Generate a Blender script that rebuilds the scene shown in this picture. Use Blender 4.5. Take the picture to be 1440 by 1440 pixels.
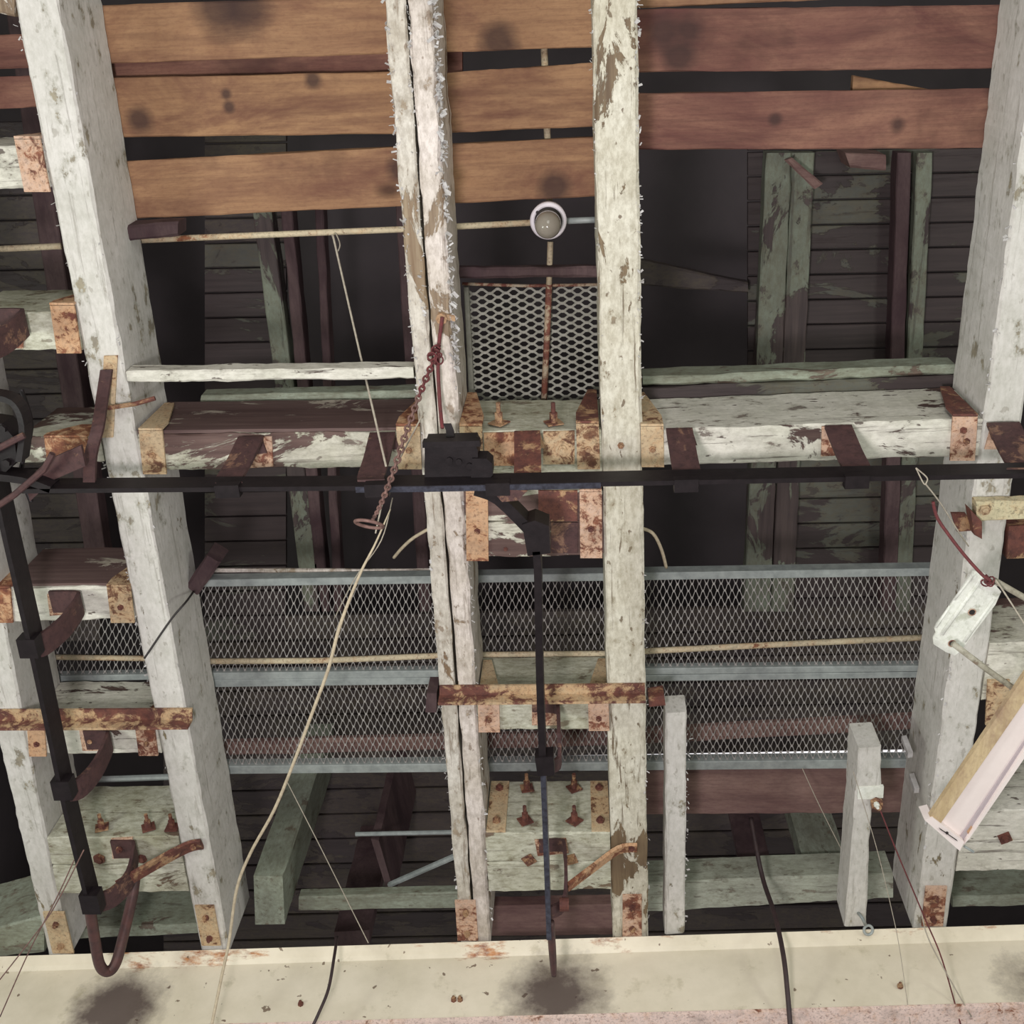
import bpy, bmesh, math, random
from mathutils import Vector, Matrix, noise
random.seed(7)
for o in list(bpy.data.objects): bpy.data.objects.remove(o)
SC = bpy.context.scene
COL = SC.collection
# ---------------------------------------------------------------- camera, world, lights, exposure
F = 1590.0
CAM = Vector((0, 0, 1.55))
UP = Vector((80, -700, F)).normalized()                 # zenith seen by the camera (x right, y down, z ahead)
YD = Vector((185, 3650, F)); YD = (YD - UP * YD.dot(UP)).normalized()
XD = YD.cross(UP)
cd = bpy.data.cameras.new('camera'); co = bpy.data.objects.new('camera', cd); COL.objects.link(co)
cd.sensor_width = 36; cd.lens = F / 1440 * 36; cd.clip_start = 0.02
rt, dn, fw = [Vector((XD[i], YD[i], UP[i])) for i in range(3)]
m = Matrix((rt, -dn, -fw)).transposed().to_4x4(); m.translation = CAM
co.matrix_world = m
SC.camera = co
SC.view_settings.view_transform = 'Standard'; SC.view_settings.look = 'None'
SC.view_settings.exposure = -0.08; SC.view_settings.gamma = 1.0; SC.view_settings.use_curve_mapping = False
wd = bpy.data.worlds.new('world'); SC.world = wd; wd.use_nodes = True
wd.node_tree.nodes['Background'].inputs[0].default_value = (0.68, 0.655, 0.64, 1)
wd.node_tree.nodes['Background'].inputs[1].default_value = 1.0
def area(name, loc, target, size, power, col):
    l = bpy.data.lights.new(name, 'AREA'); l.shape = 'SQUARE'; l.size = size; l.energy = power; l.color = col
    o = bpy.data.objects.new(name, l); COL.objects.link(o); o.location = loc
    o.rotation_euler = (Vector(target) - Vector(loc)).to_track_quat('-Z', 'Y').to_euler()
area('work_lamp', (-0.48, 0.45, 1.25), (0.0, 1.0, 4.6), 0.36, 84, (1.0, 0.945, 0.965))
area('left_side_fill', (-2.9, 0.9, 2.3), (0.6, 1.2, 4.7), 0.7, 44, (0.93, 1.0, 0.90))  # unseen fill, added to brighten the beam sides from the left
area('right_side_fill', (2.9, 0.7, 2.3), (-0.6, 1.2, 4.7), 0.7, 30, (0.93, 1.0, 0.90))  # unseen fill, added to brighten the beam sides from the right
area('bay_fill', (0.3, -2.4, 1.6), (0.1, 2.0, 4.6), 1.6, 62, (0.95, 1.0, 0.92))  # broad unseen fill, added to lift faces turned toward the viewer

def P(px, py, h):
    v = Vector(((px - 720) / F, (py - 720) / F, 1))
    d = Vector((v.dot(XD), v.dot(YD), v.dot(UP)))
    return CAM + d * (h / d.z)
ZB, ZT = 3.10, 3.39
UZ = Vector((0, 0, 1))
# ---------------------------------------------------------------- materials
def lin(r, g, b):
    f = lambda c: (c / 255 / 12.92) if c / 255 <= .04045 else ((c / 255 + .055) / 1.055) ** 2.4
    return (f(r), f(g), f(b), 1)
class NT:
    def __init__(s, name):
        s.m = bpy.data.materials.new(name); s.m.use_nodes = True; s.t = s.m.node_tree
        s.b = s.t.nodes['Principled BSDF']; s.g = s.t.nodes.new('ShaderNodeNewGeometry')
    def n(s, k, **kw):
        o = s.t.nodes.new(k)
        for a, v in kw.items(): setattr(o, a, v)
        return o
    def l(s, a, b): s.t.links.new(a, b)
    def coords(s, sc, off=(0, 0, 0)):
        q = s.n('ShaderNodeMapping'); q.inputs['Scale'].default_value = sc; q.inputs['Location'].default_value = off
        s.l(s.g.outputs['Position'], q.inputs[0]); return q.outputs[0]
    def noise(s, vec, scale, detail=6, rough=.6, dist=0):
        q = s.n('ShaderNodeTexNoise'); q.inputs['Scale'].default_value = scale; q.inputs['Detail'].default_value = detail
        q.inputs['Roughness'].default_value = rough; q.inputs['Distortion'].default_value = dist
        s.l(vec, q.inputs['Vector']); return q.outputs[0]
    def ramp(s, fac, a, b, ca=(0, 0, 0, 1), cb=(1, 1, 1, 1)):
        q = s.n('ShaderNodeValToRGB'); e = q.color_ramp.elements
        e[0].position = a; e[1].position = b; e[0].color = ca; e[1].color = cb
        s.l(fac, q.inputs[0]); return q.outputs[0]
    def mix(s, fac, a, b):
        q = s.n('ShaderNodeMix', data_type='RGBA')
        for i, v in ((0, fac), (6, a), (7, b)):
            if hasattr(v, 'is_output'): s.l(v, q.inputs[i])
            else: q.inputs[i].default_value = v
        return q.outputs[2]
    def math(s, op, a, b=0.0):
        q = s.n('ShaderNodeMath', operation=op)
        for i, v in ((0, a), (1, b)):
            if hasattr(v, 'is_output'): s.l(v, q.inputs[i])
            else: q.inputs[i].default_value = v
        return q.outputs[0]
    def fin(s, col, rough=.7, bump=None, bs=.3, bd=.004, metal=0, spec=.4):
        s.l(col, s.b.inputs['Base Color'])
        if hasattr(rough, 'is_output'): s.l(rough, s.b.inputs['Roughness'])
        else: s.b.inputs['Roughness'].default_value = rough
        s.b.inputs['Metallic'].default_value = metal; s.b.inputs['Specular IOR Level'].default_value = spec
        if bump is not None:
            q = s.n('ShaderNodeBump'); q.inputs['Strength'].default_value = bs; q.inputs['Distance'].default_value = bd
            s.l(bump, q.inputs['Height']); s.l(q.outputs[0], s.b.inputs['Normal'])
        return s.m
AX = {'x': (.16, 1, 1), 'y': (1, .16, 1), 'z': (1, 1, .16), 'n': (1, 1, 1)}
def grain_scale(ax, k): return tuple(k if v < 1 else 1 for v in AX[ax])
def peel(name, paint, paint2, bare, bare2, amount, ax='y', scale=9, crack=.5, dirt=.35, rough=.65, dirtcol=(92, 84, 66), seed=0, edge=.009, chips=.7):
    """old paint flaking off wood: paint with patches of bare wood, hairline cracks along the grain and grime"""
    t = NT(name); off = (seed * 3.1, seed * 1.7, seed * .9)
    v = t.coords(grain_scale(ax, .38), off); vg = t.coords(grain_scale(ax, .05), off); vn = t.coords((1, 1, 1), off)
    big = t.noise(v, scale, 9, .68, .6)
    reg = t.noise(vn, 1.7, 2, .5)
    a = t.math('ADD', big, t.math('MULTIPLY', t.math('SUBTRACT', reg, .5), .55))
    th = .40 + (amount - .5) * .42
    mask = t.ramp(a, th - edge, th + edge, (1, 1, 1, 1), (0, 0, 0, 1))
    rim = t.ramp(a, th + edge, th + edge + .05, (1, 1, 1, 1), (0, 0, 0, 1))
    gr = t.noise(vg, 60, 6, .6)
    cr = t.ramp(t.noise(vg, 42, 7, .72, .4), .36, .42, (1, 1, 1, 1), (0, 0, 0, 1))
    pc = t.mix(t.ramp(t.noise(vn, 5, 6, .65), .35, .68), lin(*paint), lin(*paint2))
    pc = t.mix(t.math('MULTIPLY', rim, .3), pc, lin(*paint2))
    pc = t.mix(t.math('MULTIPLY', t.ramp(t.noise(vn, 6.5, 10, .75), .54, .74), dirt), pc, lin(*dirtcol))
    pc = t.mix(t.math('MULTIPLY', t.ramp(t.noise(t.coords(grain_scale(ax, .55), off), 46, 3, .5), .66, .70), min(.85, crack * 1.2)), pc, lin(*bare))
    pc = t.mix(t.math('MULTIPLY', cr, crack), pc, lin(*bare))
    wc = t.mix(t.ramp(gr, .35, .65), lin(*bare), lin(*bare2))
    wc = t.mix(t.math('MULTIPLY', t.ramp(t.noise(vn, 4, 5, .6), .45, .7), .6), wc, lin(*bare))
    sp = t.ramp(t.noise(t.coords(grain_scale(ax, .45), off), 75, 5, .75), .38, .60)
    pc = t.mix(t.math('MULTIPLY', t.math('SUBTRACT', 1.0, sp), .10 + dirt * .6), pc, lin(*dirtcol))
    pc = t.mix(t.math('MULTIPLY', t.ramp(t.noise(t.coords(grain_scale(ax, .22), off), 7, 8, .72), .52, .72), dirt * .9), pc, lin(*dirtcol))
    ch_ = t.math('ADD', t.noise(t.coords(grain_scale(ax, .6), (off[0] + 5, off[1], off[2])), 17, 7, .66), t.math('MULTIPLY', t.math('SUBTRACT', reg, .5), .35))
    chip = t.ramp(ch_, .638, .652)
    pc = t.mix(t.math('MULTIPLY', t.ramp(ch_, .57, .63), .35), pc, lin(*dirtcol))
    pc = t.mix(t.math('MULTIPLY', chip, chips), pc, t.mix(t.ramp(t.noise(vn, 30, 4, .6), .4, .6), lin(*bare), lin(*bare2)))
    c = t.mix(mask, pc, wc)
    h = t.math('ADD', t.math('MULTIPLY', t.math('SUBTRACT', 1.0, mask), .8), t.math('MULTIPLY', gr, .35))
    h = t.math('SUBTRACT', h, t.math('MULTIPLY', cr, .3))
    return t.fin(c, rough, h, .55, .004)
def wood(name, c1, c2, c3, ax='x', seed=0, knots=.8, blot=.6, stains=()):
    t = NT(name); off = (seed * 2.3, seed * 1.1, seed * .7)
    vg = t.coords(grain_scale(ax, .06), off); vn = t.coords(grain_scale(ax, .5), off)
    wav = t.n('ShaderNodeTexNoise'); wav.inputs['Scale'].default_value = 16; wav.inputs['Detail'].default_value = 4; wav.inputs['Distortion'].default_value = 1.5
    t.l(vg, wav.inputs['Vector'])
    red = tuple(int(k) for k in (c2[0] * .74, c2[1] * .66, c2[2] * .74))
    c = t.mix(t.ramp(t.noise(vn, 4.0, 7, .68, .8), .34, .66), lin(*c1), lin(*c2))
    c = t.mix(t.math('MULTIPLY', t.ramp(t.noise(t.coords(grain_scale(ax, .35), off), 3.4, 6, .66, 1.2), .46, .66), .85), c, lin(*red))
    c = t.mix(t.math('MULTIPLY', t.ramp(wav.outputs[0], .50, .64), .25), c, lin(*c3))
    c = t.mix(t.math('MULTIPLY', t.ramp(t.noise(t.coords((1, 1, 1), off), 2.9, 4, .6), .57, .70), blot), c, lin(*[int(k * .8) for k in c3]))
    vo = t.n('ShaderNodeTexVoronoi'); vo.inputs['Scale'].default_value = 3.4; t.l(t.coords(grain_scale(ax, .55), off), vo.inputs['Vector'])
    c = t.mix(t.math('MULTIPLY', t.ramp(vo.outputs['Distance'], .03, .10, (1, 1, 1, 1), (0, 0, 0, 1)), knots), c, lin(*[int(k * .6) for k in c3]))
    fine = t.noise(vg, 120, 4, .7)
    c = t.mix(t.math('MULTIPLY', t.ramp(fine, .45, .65), .3), c, lin(*c3))
    spk = t.noise(t.coords(grain_scale(ax, .5), off), 110, 4, .7)
    c = t.mix(t.math('MULTIPLY', t.ramp(spk, .48, .70), .3), c, lin(*red))
    for px, py, rad in stains:
        q = t.n('ShaderNodeVectorMath', operation='DISTANCE'); t.l(t.g.outputs['Position'], q.inputs[0]); q.inputs[1].default_value = P(px, py, 3.395)
        dd = t.math('ADD', q.outputs['Value'], t.math('MULTIPLY', t.math('SUBTRACT', t.noise(vn, 9, 5, .65), .5), rad * .9))
        c = t.mix(t.math('MULTIPLY', t.ramp(dd, rad * .4, rad, (1, 1, 1, 1), (0, 0, 0, 1)), .8), c, lin(62, 46, 44))
    return t.fin(c, .78, fine, .3, .002, spec=.2)
def rust(name, rustc, rust2, paint, amount, scale=16, seed=0, rough=.75):
    t = NT(name); off = (seed * 1.3, seed * 2.9, seed); v = t.coords((1, 1, 1), off)
    a = t.math('ADD', t.noise(v, scale, 9, .7, .5), t.math('MULTIPLY', t.math('SUBTRACT', t.noise(v, 4, 2, .5), .5), .5))
    th = .40 + (amount - .5) * .5
    mask = t.ramp(a, th - .04, th + .03, (1, 1, 1, 1), (0, 0, 0, 1))
    halo = t.ramp(a, th, th + .16, (1, 1, 1, 1), (0, 0, 0, 1))
    rc = t.mix(t.ramp(t.noise(v, 26, 6, .7), .35, .65), lin(*rustc), lin(*rust2))
    pc = t.mix(t.math('MULTIPLY', halo, .55), lin(*paint), lin(*[(p + r) // 2 for p, r in zip(paint, (190, 130, 80))]))
    pc = t.mix(t.math('MULTIPLY', t.ramp(t.noise(v, 70, 4, .7), .58, .66), .6), pc, lin(*rustc))
    pc = t.mix(t.math('MULTIPLY', t.ramp(t.noise(v, 12, 8, .72), .50, .72), .55), pc, lin(*[int(k * .62) for k in paint]))
    pc = t.mix(t.math('MULTIPLY', t.ramp(t.noise(v, 110, 5, .75), .50, .66), .5), pc, lin(*[int(k * .5) for k in paint]))
    rc = t.mix(t.math('MULTIPLY', t.ramp(t.noise(v, 48, 6, .75), .48, .66), .6), rc, lin(*[int(k * .62) for k in rustc]))
    c = t.mix(mask, pc, rc)
    return t.fin(c, rough, t.math('ADD', t.noise(v, 60, 6, .7), t.math('MULTIPLY', mask, -.5)), .5, .003)
def plain(name, c1, c2, rough=.6, metal=0, scale=20, bs=.15, spec=.4):
    t = NT(name); v = t.coords((1, 1, 1)); nz = t.noise(v, scale, 6, .65)
    return t.fin(t.mix(t.ramp(nz, .35, .68), lin(*c1), lin(*c2)), rough, nz, bs, .002, metal, spec)
W1, W2, BARE, BARE2 = (220, 216, 206), (196, 194, 180), (88, 74, 60), (132, 116, 92)
M = {}
M['beam_smooth'] = peel('cream_white_paint_on_beam', (212, 208, 203), (196, 193, 186), (104, 92, 72), (140, 128, 100), .25, 'y', 14, .3, .20, seed=1, dirtcol=(120, 118, 100))
M['beam_worn'] = peel('pinkish_white_flaking_paint_on_beam', (222, 212, 206), (196, 186, 174), (112, 92, 74), (150, 132, 110), .50, 'y', 10, .55, .5, seed=2, dirtcol=(118, 104, 86))
M['beam_worn_b'] = peel('white_and_tan_flaking_paint_on_beam', (218, 213, 204), (190, 182, 168), (120, 98, 76), (158, 142, 118), .45, 'y', 8, .6, .5, seed=5, dirtcol=(118, 104, 86))
M['beam_grain'] = peel('cracked_white_paint_on_beam', (214, 210, 196), (196, 190, 172), (96, 78, 60), (132, 114, 88), .43, 'y', 14, .95, .5, seed=3, dirtcol=(120, 108, 80))
M['cross_white'] = peel('white_paint_on_cross_timber', W1, W2, (66, 48, 46), (96, 78, 70), .38, 'x', 8, .75, .26, seed=4)
M['cross_heavy'] = peel('paint_mostly_lost_on_cross_timber', (216, 212, 200), (182, 180, 160), (82, 62, 58), (108, 86, 80), .68, 'x', 6, .5, .4, seed=8)
M['cross_green'] = peel('greenish_paint_on_cross_timber', (204, 203, 188), (178, 177, 156), (90, 74, 62), (120, 102, 84), .44, 'x', 8, .5, .6, seed=6, dirtcol=(104, 96, 66))
M['green_x'] = peel('sage_green_paint_crosswise', (150, 158, 142), (128, 132, 116), (84, 70, 62), (112, 98, 86), .40, 'x', 7, .5, .6, seed=9)
M['pale_x'] = peel('pale_grey_green_paint_crosswise', (180, 184, 168), (158, 162, 146), (92, 80, 70), (120, 106, 92), .22, 'x', 8, .5, .4, seed=19)
M['green_y'] = peel('sage_green_paint_lengthwise', (126, 134, 118), (94, 96, 86), (60, 50, 50), (82, 70, 67), .66, 'y', 6, .5, .5, seed=11)
M['green_z'] = peel('sage_green_paint_on_post', (156, 164, 148), (126, 132, 116), (84, 72, 62), (112, 98, 82), .25, 'z', 8, .45, .5, seed=12)
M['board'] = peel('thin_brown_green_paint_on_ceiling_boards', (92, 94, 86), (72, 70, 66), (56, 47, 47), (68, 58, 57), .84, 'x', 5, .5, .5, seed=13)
M['board_shaded'] = peel('shaded_ceiling_boards', (70, 61, 61), (62, 54, 54), (54, 46, 47), (64, 55, 55), .6, 'x', 5, .4, .4, seed=14)  # darker copy of the ceiling boards, dimness put into the colour
M['orange'] = wood('orange_pine', (166, 130, 98), (142, 106, 80), (96, 66, 56), 'x', 1, stains=((310, 12, .10), (345, 14, .09), (700, 58, .07), (780, 262, .06), (560, 240, .05)))
M['orange2'] = wood('tan_pine', (168, 132, 98), (144, 108, 80), (98, 68, 56), 'x', 6, stains=((318, 132, .02), (322, 150, .02), (196, 168, .05), (440, 112, .03)))
M['red'] = wood('red_brown_pine', (146, 108, 90), (122, 84, 74), (78, 54, 50), 'x', 3, stains=((935, 46, .06), (968, 44, .06), (955, 80, .06), (1262, 175, .03), (1090, 168, .025)))
M['bare_shade_x'] = peel('plum_brown_bare_wood_and_shade_with_scraps', (206, 196, 182), (170, 160, 146), (86, 66, 64), (106, 86, 82), .93, 'x', 7, .3, .5, seed=21)  # bare wood on one timber, painted shade on the other
M['redlow'] = wood('weathered_red_brown_plank', (142, 116, 108), (116, 90, 84), (84, 62, 60), 'x', 9, .4, .4)
M['dark'] = wood('dark_purple_brown_timber', (98, 80, 80), (78, 62, 62), (60, 48, 50), 'y', 4, .3)
M['strap'] = rust('cream_paint_over_rust', (94, 54, 46), (140, 88, 66), (198, 168, 148), .62, 28, 1)
M['strap_orange'] = rust('orange_rust_with_cream_flecks', (104, 58, 46), (158, 106, 74), (194, 158, 126), .68, 26, 3)
M['strap_cream'] = rust('stained_cream_paint_on_steel', (96, 62, 48), (138, 100, 72), (192, 170, 138), .54, 26, 5)
M['rust'] = rust('dark_red_rust', (86, 52, 48), (116, 70, 58), (170, 140, 110), .78, 12, 2)
M['hanger'] = rust('brown_iron_with_old_paint', (66, 44, 45), (80, 54, 52), (112, 88, 80), .96, 12, 4)
M['angle'] = rust('rust_bleeding_through_cream_paint', (88, 54, 50), (118, 74, 62), (186, 162, 130), .72, 14, 6)
M['black'] = plain('greasy_black_iron', (24, 19, 21), (34, 28, 30), .5, .0, 30, .4, .22)
M['black_glint'] = plain('black_iron_with_blue_glint', (58, 57, 66), (88, 90, 104), .3, .5, 60, .5, .6)  # bluish highlight on the rails put into the base colour
M['hookrust'] = plain('worn_red_brown_iron', (92, 62, 58), (62, 48, 48), .5, .2, 25, .3)
M['galv'] = plain('dull_galvanised_steel', (164, 170, 168), (134, 140, 139), .5, .1, 24, .15)
M['mesh'] = plain('dull_grey_expanded_metal', (178, 174, 170), (142, 138, 136), .55, .15, 30, .1)
M['meshc'] = plain('greenish_grey_expanded_metal', (156, 154, 144), (130, 128, 118), .55, .15, 30, .1)
M['pipe'] = rust('cream_pipe_with_rust', (112, 66, 50), (160, 104, 70), (198, 184, 156), .42, 20, 7)
M['piperust'] = rust('rusty_pipe', (108, 62, 54), (132, 82, 66), (180, 170, 150), .66, 20, 8)
M['cream'] = plain('cream_cord', (196, 182, 156), (166, 152, 130), .7, 0, 60)
M['string'] = plain('grey_string', (176, 168, 152), (150, 140, 128), .8, 0, 80)
M['darkcord'] = plain('dark_brown_cord', (66, 50, 50), (50, 40, 42), .6, 0, 40)
M['redcord'] = plain('dark_red_rope', (110, 52, 54), (84, 48, 48), .8, 0, 80)
M['ring'] = plain('rusty_chain', (130, 100, 92), (94, 70, 66), .6, .2, 60, .4)
M['lampw'] = plain('off_white_enamel', (224, 216, 222), (204, 198, 202), .45, 0, 12, .03)
M['gasket'] = plain('black_gasket', (40, 36, 36), (50, 44, 44), .6)
M['tan'] = wood('pale_tan_wood', (204, 184, 148), (186, 164, 128), (160, 136, 100), 'y', 8, .2, .2)
M['troughw'] = plain('pinkish_white_enamel', (236, 224, 220), (226, 214, 210), .4, 0, 6, .02)
M['groove'] = plain('greyish_enamel', (188, 176, 180), (176, 166, 170), .5, 0, 8, .02)
M['plate'] = peel('mouldy_white_paint_on_steel', (234, 234, 228), (222, 224, 214), (150, 150, 120), (130, 130, 100), .12, 'n', 12, .05, .16, .5, (130, 134, 100), 15, chips=.2)
M['rod'] = peel('worn_paint_on_rod', (178, 174, 158), (150, 144, 128), (110, 92, 76), (130, 110, 90), .35, 'n', 24, .2, .4, .6, seed=16)
M['flake'] = plain('curled_paint_flakes', (206, 204, 204), (160, 156, 152), .6)
M['roof'] = plain('dark_loft_boarding', (74, 67, 69), (66, 60, 62), .9, 0, 3)
M['speck'] = rust('speckled_cream_paint', (74, 62, 50), (120, 100, 76), (206, 196, 162), .42, 20, 12)
M['floor'] = plain('grey_concrete', (120, 116, 110), (96, 94, 90), .85)
t = NT('frosted_glass_globe')
t.b.inputs['Base Color'].default_value = lin(150, 142, 130); t.b.inputs['Roughness'].default_value = .12
t.b.inputs['Transmission Weight'].default_value = .25; t.b.inputs['IOR'].default_value = 1.4
M['glass'] = t.m
t = NT('daylight_through_slit'); t.b.inputs['Emission Color'].default_value = (1, .97, 1, 1); t.b.inputs['Emission Strength'].default_value = .8; M['daylight'] = t.m
def girder_mat():
    t = NT('stained_cream_paint_on_girder'); v = t.coords((1, 1, 1)); vx = t.coords((.35, 1, 1))
    c = t.mix(t.ramp(t.noise(v, 4, 6, .65), .35, .68), lin(230, 220, 200), lin(210, 200, 178))
    c = t.mix(t.math('MULTIPLY', t.ramp(t.noise(v, 9, 9, .7), .58, .72), .45), c, lin(150, 140, 104))
    # rust along the top lip
    sep = t.n('ShaderNodeSeparateXYZ'); t.l(t.g.outputs['Position'], sep.inputs[0])
    top = P(720, 1322, ZB).z
    lip = t.n('ShaderNodeMapRange'); lip.inputs[1].default_value = top - .09; lip.inputs[2].default_value = top + .01; t.l(sep.outputs[2], lip.inputs[0])
    rm = t.ramp(t.math('ADD', t.noise(vx, 7, 9, .72), t.math('MULTIPLY', lip.outputs[0], .17)), .66, .74)
    c = t.mix(rm, c, t.mix(t.ramp(t.noise(v, 30, 5, .7), .4, .6), lin(132, 78, 54), lin(186, 128, 78)))
    c = t.mix(t.math('MULTIPLY', t.ramp(t.noise(v, 24, 3, .5), .70, .72), .8), c, lin(96, 70, 50))
    # soot blown against the face under the hooks
    for px, r in ((165, .20), (785, .23), (1440, .19)):
        d = t.n('ShaderNodeVectorMath', operation='DISTANCE'); t.l(t.g.outputs['Position'], d.inputs[0]); d.inputs[1].default_value = P(px, 1422, 2.87)
        dd = t.math('ADD', d.outputs['Value'], t.math('MULTIPLY', t.math('SUBTRACT', t.noise(v, 14, 6, .7), .5), .16))
        c = t.mix(t.math('MULTIPLY', t.ramp(dd, r * .45, r, (1, 1, 1, 1), (0, 0, 0, 1)), .9), c, lin(72, 56, 57))
    return t.fin(c, .5, t.noise(v, 40, 6, .6), .2, .002)
M['girder'] = girder_mat()
M['flange'] = rust('pinkish_white_paint_with_rust_spots', (120, 74, 60), (160, 110, 86), (232, 208, 198), .36, 22, 9)
# ---------------------------------------------------------------- geometry helpers
ORG = {}
def empty(name, loc=(0, 0, 0)):
    o = bpy.data.objects.new(name, None); COL.objects.link(o); o.location = loc; ORG[o] = Vector(loc); o.empty_display_size = .05
    return o
def tag(o, label, cat, group=None, kind=None):
    if label: o['label'] = label
    if cat: o['category'] = cat
    if group: o['group'] = group
    if kind: o['kind'] = kind
    return o
def thing(name, loc, label, cat, group=None): return tag(empty(name, loc), label, cat, group)
class MB:
    def __init__(s): s.b = bmesh.new()
    def poly(s, bot, h):
        """prism: polygon `bot` (world points) pushed by vector h"""
        a = [s.b.verts.new(p) for p in bot]; c = [s.b.verts.new(Vector(p) + Vector(h)) for p in bot]; n = len(a)
        s.b.faces.new(a); s.b.faces.new(c[::-1])
        for i in range(n): s.b.faces.new((a[i], c[i], c[(i + 1) % n], a[(i + 1) % n]))
        return s
    def loops(s, rings, closed_ends=True):
        vs = [[s.b.verts.new(p) for p in r] for r in rings]; n = len(vs[0])
        for i in range(len(vs) - 1):
            for k in range(n): s.b.faces.new((vs[i][k], vs[i][(k + 1) % n], vs[i + 1][(k + 1) % n], vs[i + 1][k]))
        if closed_ends: s.b.faces.new(vs[0][::-1]); s.b.faces.new(vs[-1])
        return s
    def tube(s, pts, r, n=8, smooth=0):
        pts = [Vector(p) for p in pts]
        if smooth: pts = catmull(pts, smooth)
        rings = []; prev = None
        for i, p in enumerate(pts):
            d = (pts[min(i + 1, len(pts) - 1)] - pts[max(i - 1, 0)]).normalized()
            if prev is None: prev = d.orthogonal().normalized()
            a = (prev - d * prev.dot(d)).normalized(); b = d.cross(a); prev = a
            rr = r(i / (len(pts) - 1)) if callable(r) else r
            rings.append([p + (a * math.cos(2 * math.pi * k / n) + b * math.sin(2 * math.pi * k / n)) * rr for k in range(n)])
        return s.loops(rings)
    def ribbon(s, pts, w, th, smooth=0):
        """flat bar of width vector w and thickness th swept along pts"""
        pts = [Vector(p) for p in pts]; w = Vector(w)
        if smooth: pts = catmull(pts, smooth)
        rings = []
        for i, p in enumerate(pts):
            d = (pts[min(i + 1, len(pts) - 1)] - pts[max(i - 1, 0)]).normalized()
            nrm = d.cross(w).normalized() * th * .5; h = w * .5
            rings.append([p - h - nrm, p + h - nrm, p + h + nrm, p - h + nrm])
        return s.loops(rings)
    def bar(s, pts, w, h, smooth=0):
        """upright bar: bottom centre line pts, width w, height h upward"""
        pts = [Vector(p) for p in pts]
        if smooth: pts = catmull(pts, smooth)
        rings = []
        for i, p in enumerate(pts):
            d = (pts[min(i + 1, len(pts) - 1)] - pts[max(i - 1, 0)]); sd = Vector((d.y, -d.x, 0)).normalized() * w * .5
            rings.append([p - sd, p + sd, p + sd + UZ * h, p - sd + UZ * h])
        return s.loops(rings)
    def cyl(s, c, r, h, n=6, axis=UZ, rot=0.0, r2=None):
        axis = Vector(axis).normalized(); a = axis.orthogonal().normalized(); b = axis.cross(a); r2 = r if r2 is None else r2
        ring = lambda q, rr: [q + (a * math.cos(rot + 2 * math.pi * k / n) + b * math.sin(rot + 2 * math.pi * k / n)) * rr for k in range(n)]
        c = Vector(c); return s.loops([ring(c, r), ring(c + axis * h, r2)])
    def torus(s, c, R, r, nrm, n=20, k=8, sx=1.0, xdir=None):
        nrm = Vector(nrm).normalized(); a = (Vector(xdir) if xdir else nrm.orthogonal()); a = (a - nrm * a.dot(nrm)).normalized(); b = nrm.cross(a); c = Vector(c); vs = []
        for i in range(n):
            t_ = 2 * math.pi * i / n; d = a * math.cos(t_) * sx + b * math.sin(t_); u = d.normalized()
            vs.append([s.b.verts.new(c + d * R + (u * math.cos(2 * math.pi * j / k) + nrm * math.sin(2 * math.pi * j / k)) * r) for j in range(k)])
        for i in range(n):
            for j in range(k): s.b.faces.new((vs[i][j], vs[(i + 1) % n][j], vs[(i + 1) % n][(j + 1) % k], vs[i][(j + 1) % k]))
        return s
    def lathe(s, c, prof, n=24, axis=UZ):
        axis = Vector(axis).normalized(); a = axis.orthogonal().normalized(); b = axis.cross(a); c = Vector(c)
        return s.loops([[c + axis * z + (a * math.cos(2 * math.pi * k / n) + b * math.sin(2 * math.pi * k / n)) * max(r, .0004) for k in range(n)] for r, z in prof])
    def build(s, name, mat, parent=None, smooth=False, label=None):
        bmesh.ops.recalc_face_normals(s.b, faces=s.b.faces)
        me = bpy.data.meshes.new(name); base = Vector((0, 0, 0))
        if parent is not None: base = ORG[parent]
        else:
            lo = Vector([min(v.co[i] for v in s.b.verts) for i in range(3)]); hi = Vector([max(v.co[i] for v in s.b.verts) for i in range(3)])
            base = Vector(((lo.x + hi.x) / 2, (lo.y + hi.y) / 2, lo.z))
        for v in s.b.verts: v.co -= base
        s.b.to_mesh(me); s.b.free(); me.materials.append(M[mat])
        if smooth:
            for p in me.polygons: p.use_smooth = True
        o = bpy.data.objects.new(name, me); COL.objects.link(o)
        if parent is not None: o.parent = parent
        else: o.location = base
        ORG[o] = base
        if label: o['label'] = label
        return o
def catmull(p, k):
    out = []
    for i in range(len(p) - 1):
        a, b, c, d = p[max(i - 1, 0)], p[i], p[i + 1], p[min(i + 2, len(p) - 1)]
        for j in range(k):
            t_ = j / k; out.append(.5 * ((2 * b) + (c - a) * t_ + (2 * a - 5 * b + 4 * c - d) * t_ ** 2 + (3 * b - a - 3 * c + d) * t_ ** 3))
    return out + [p[-1]]
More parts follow.
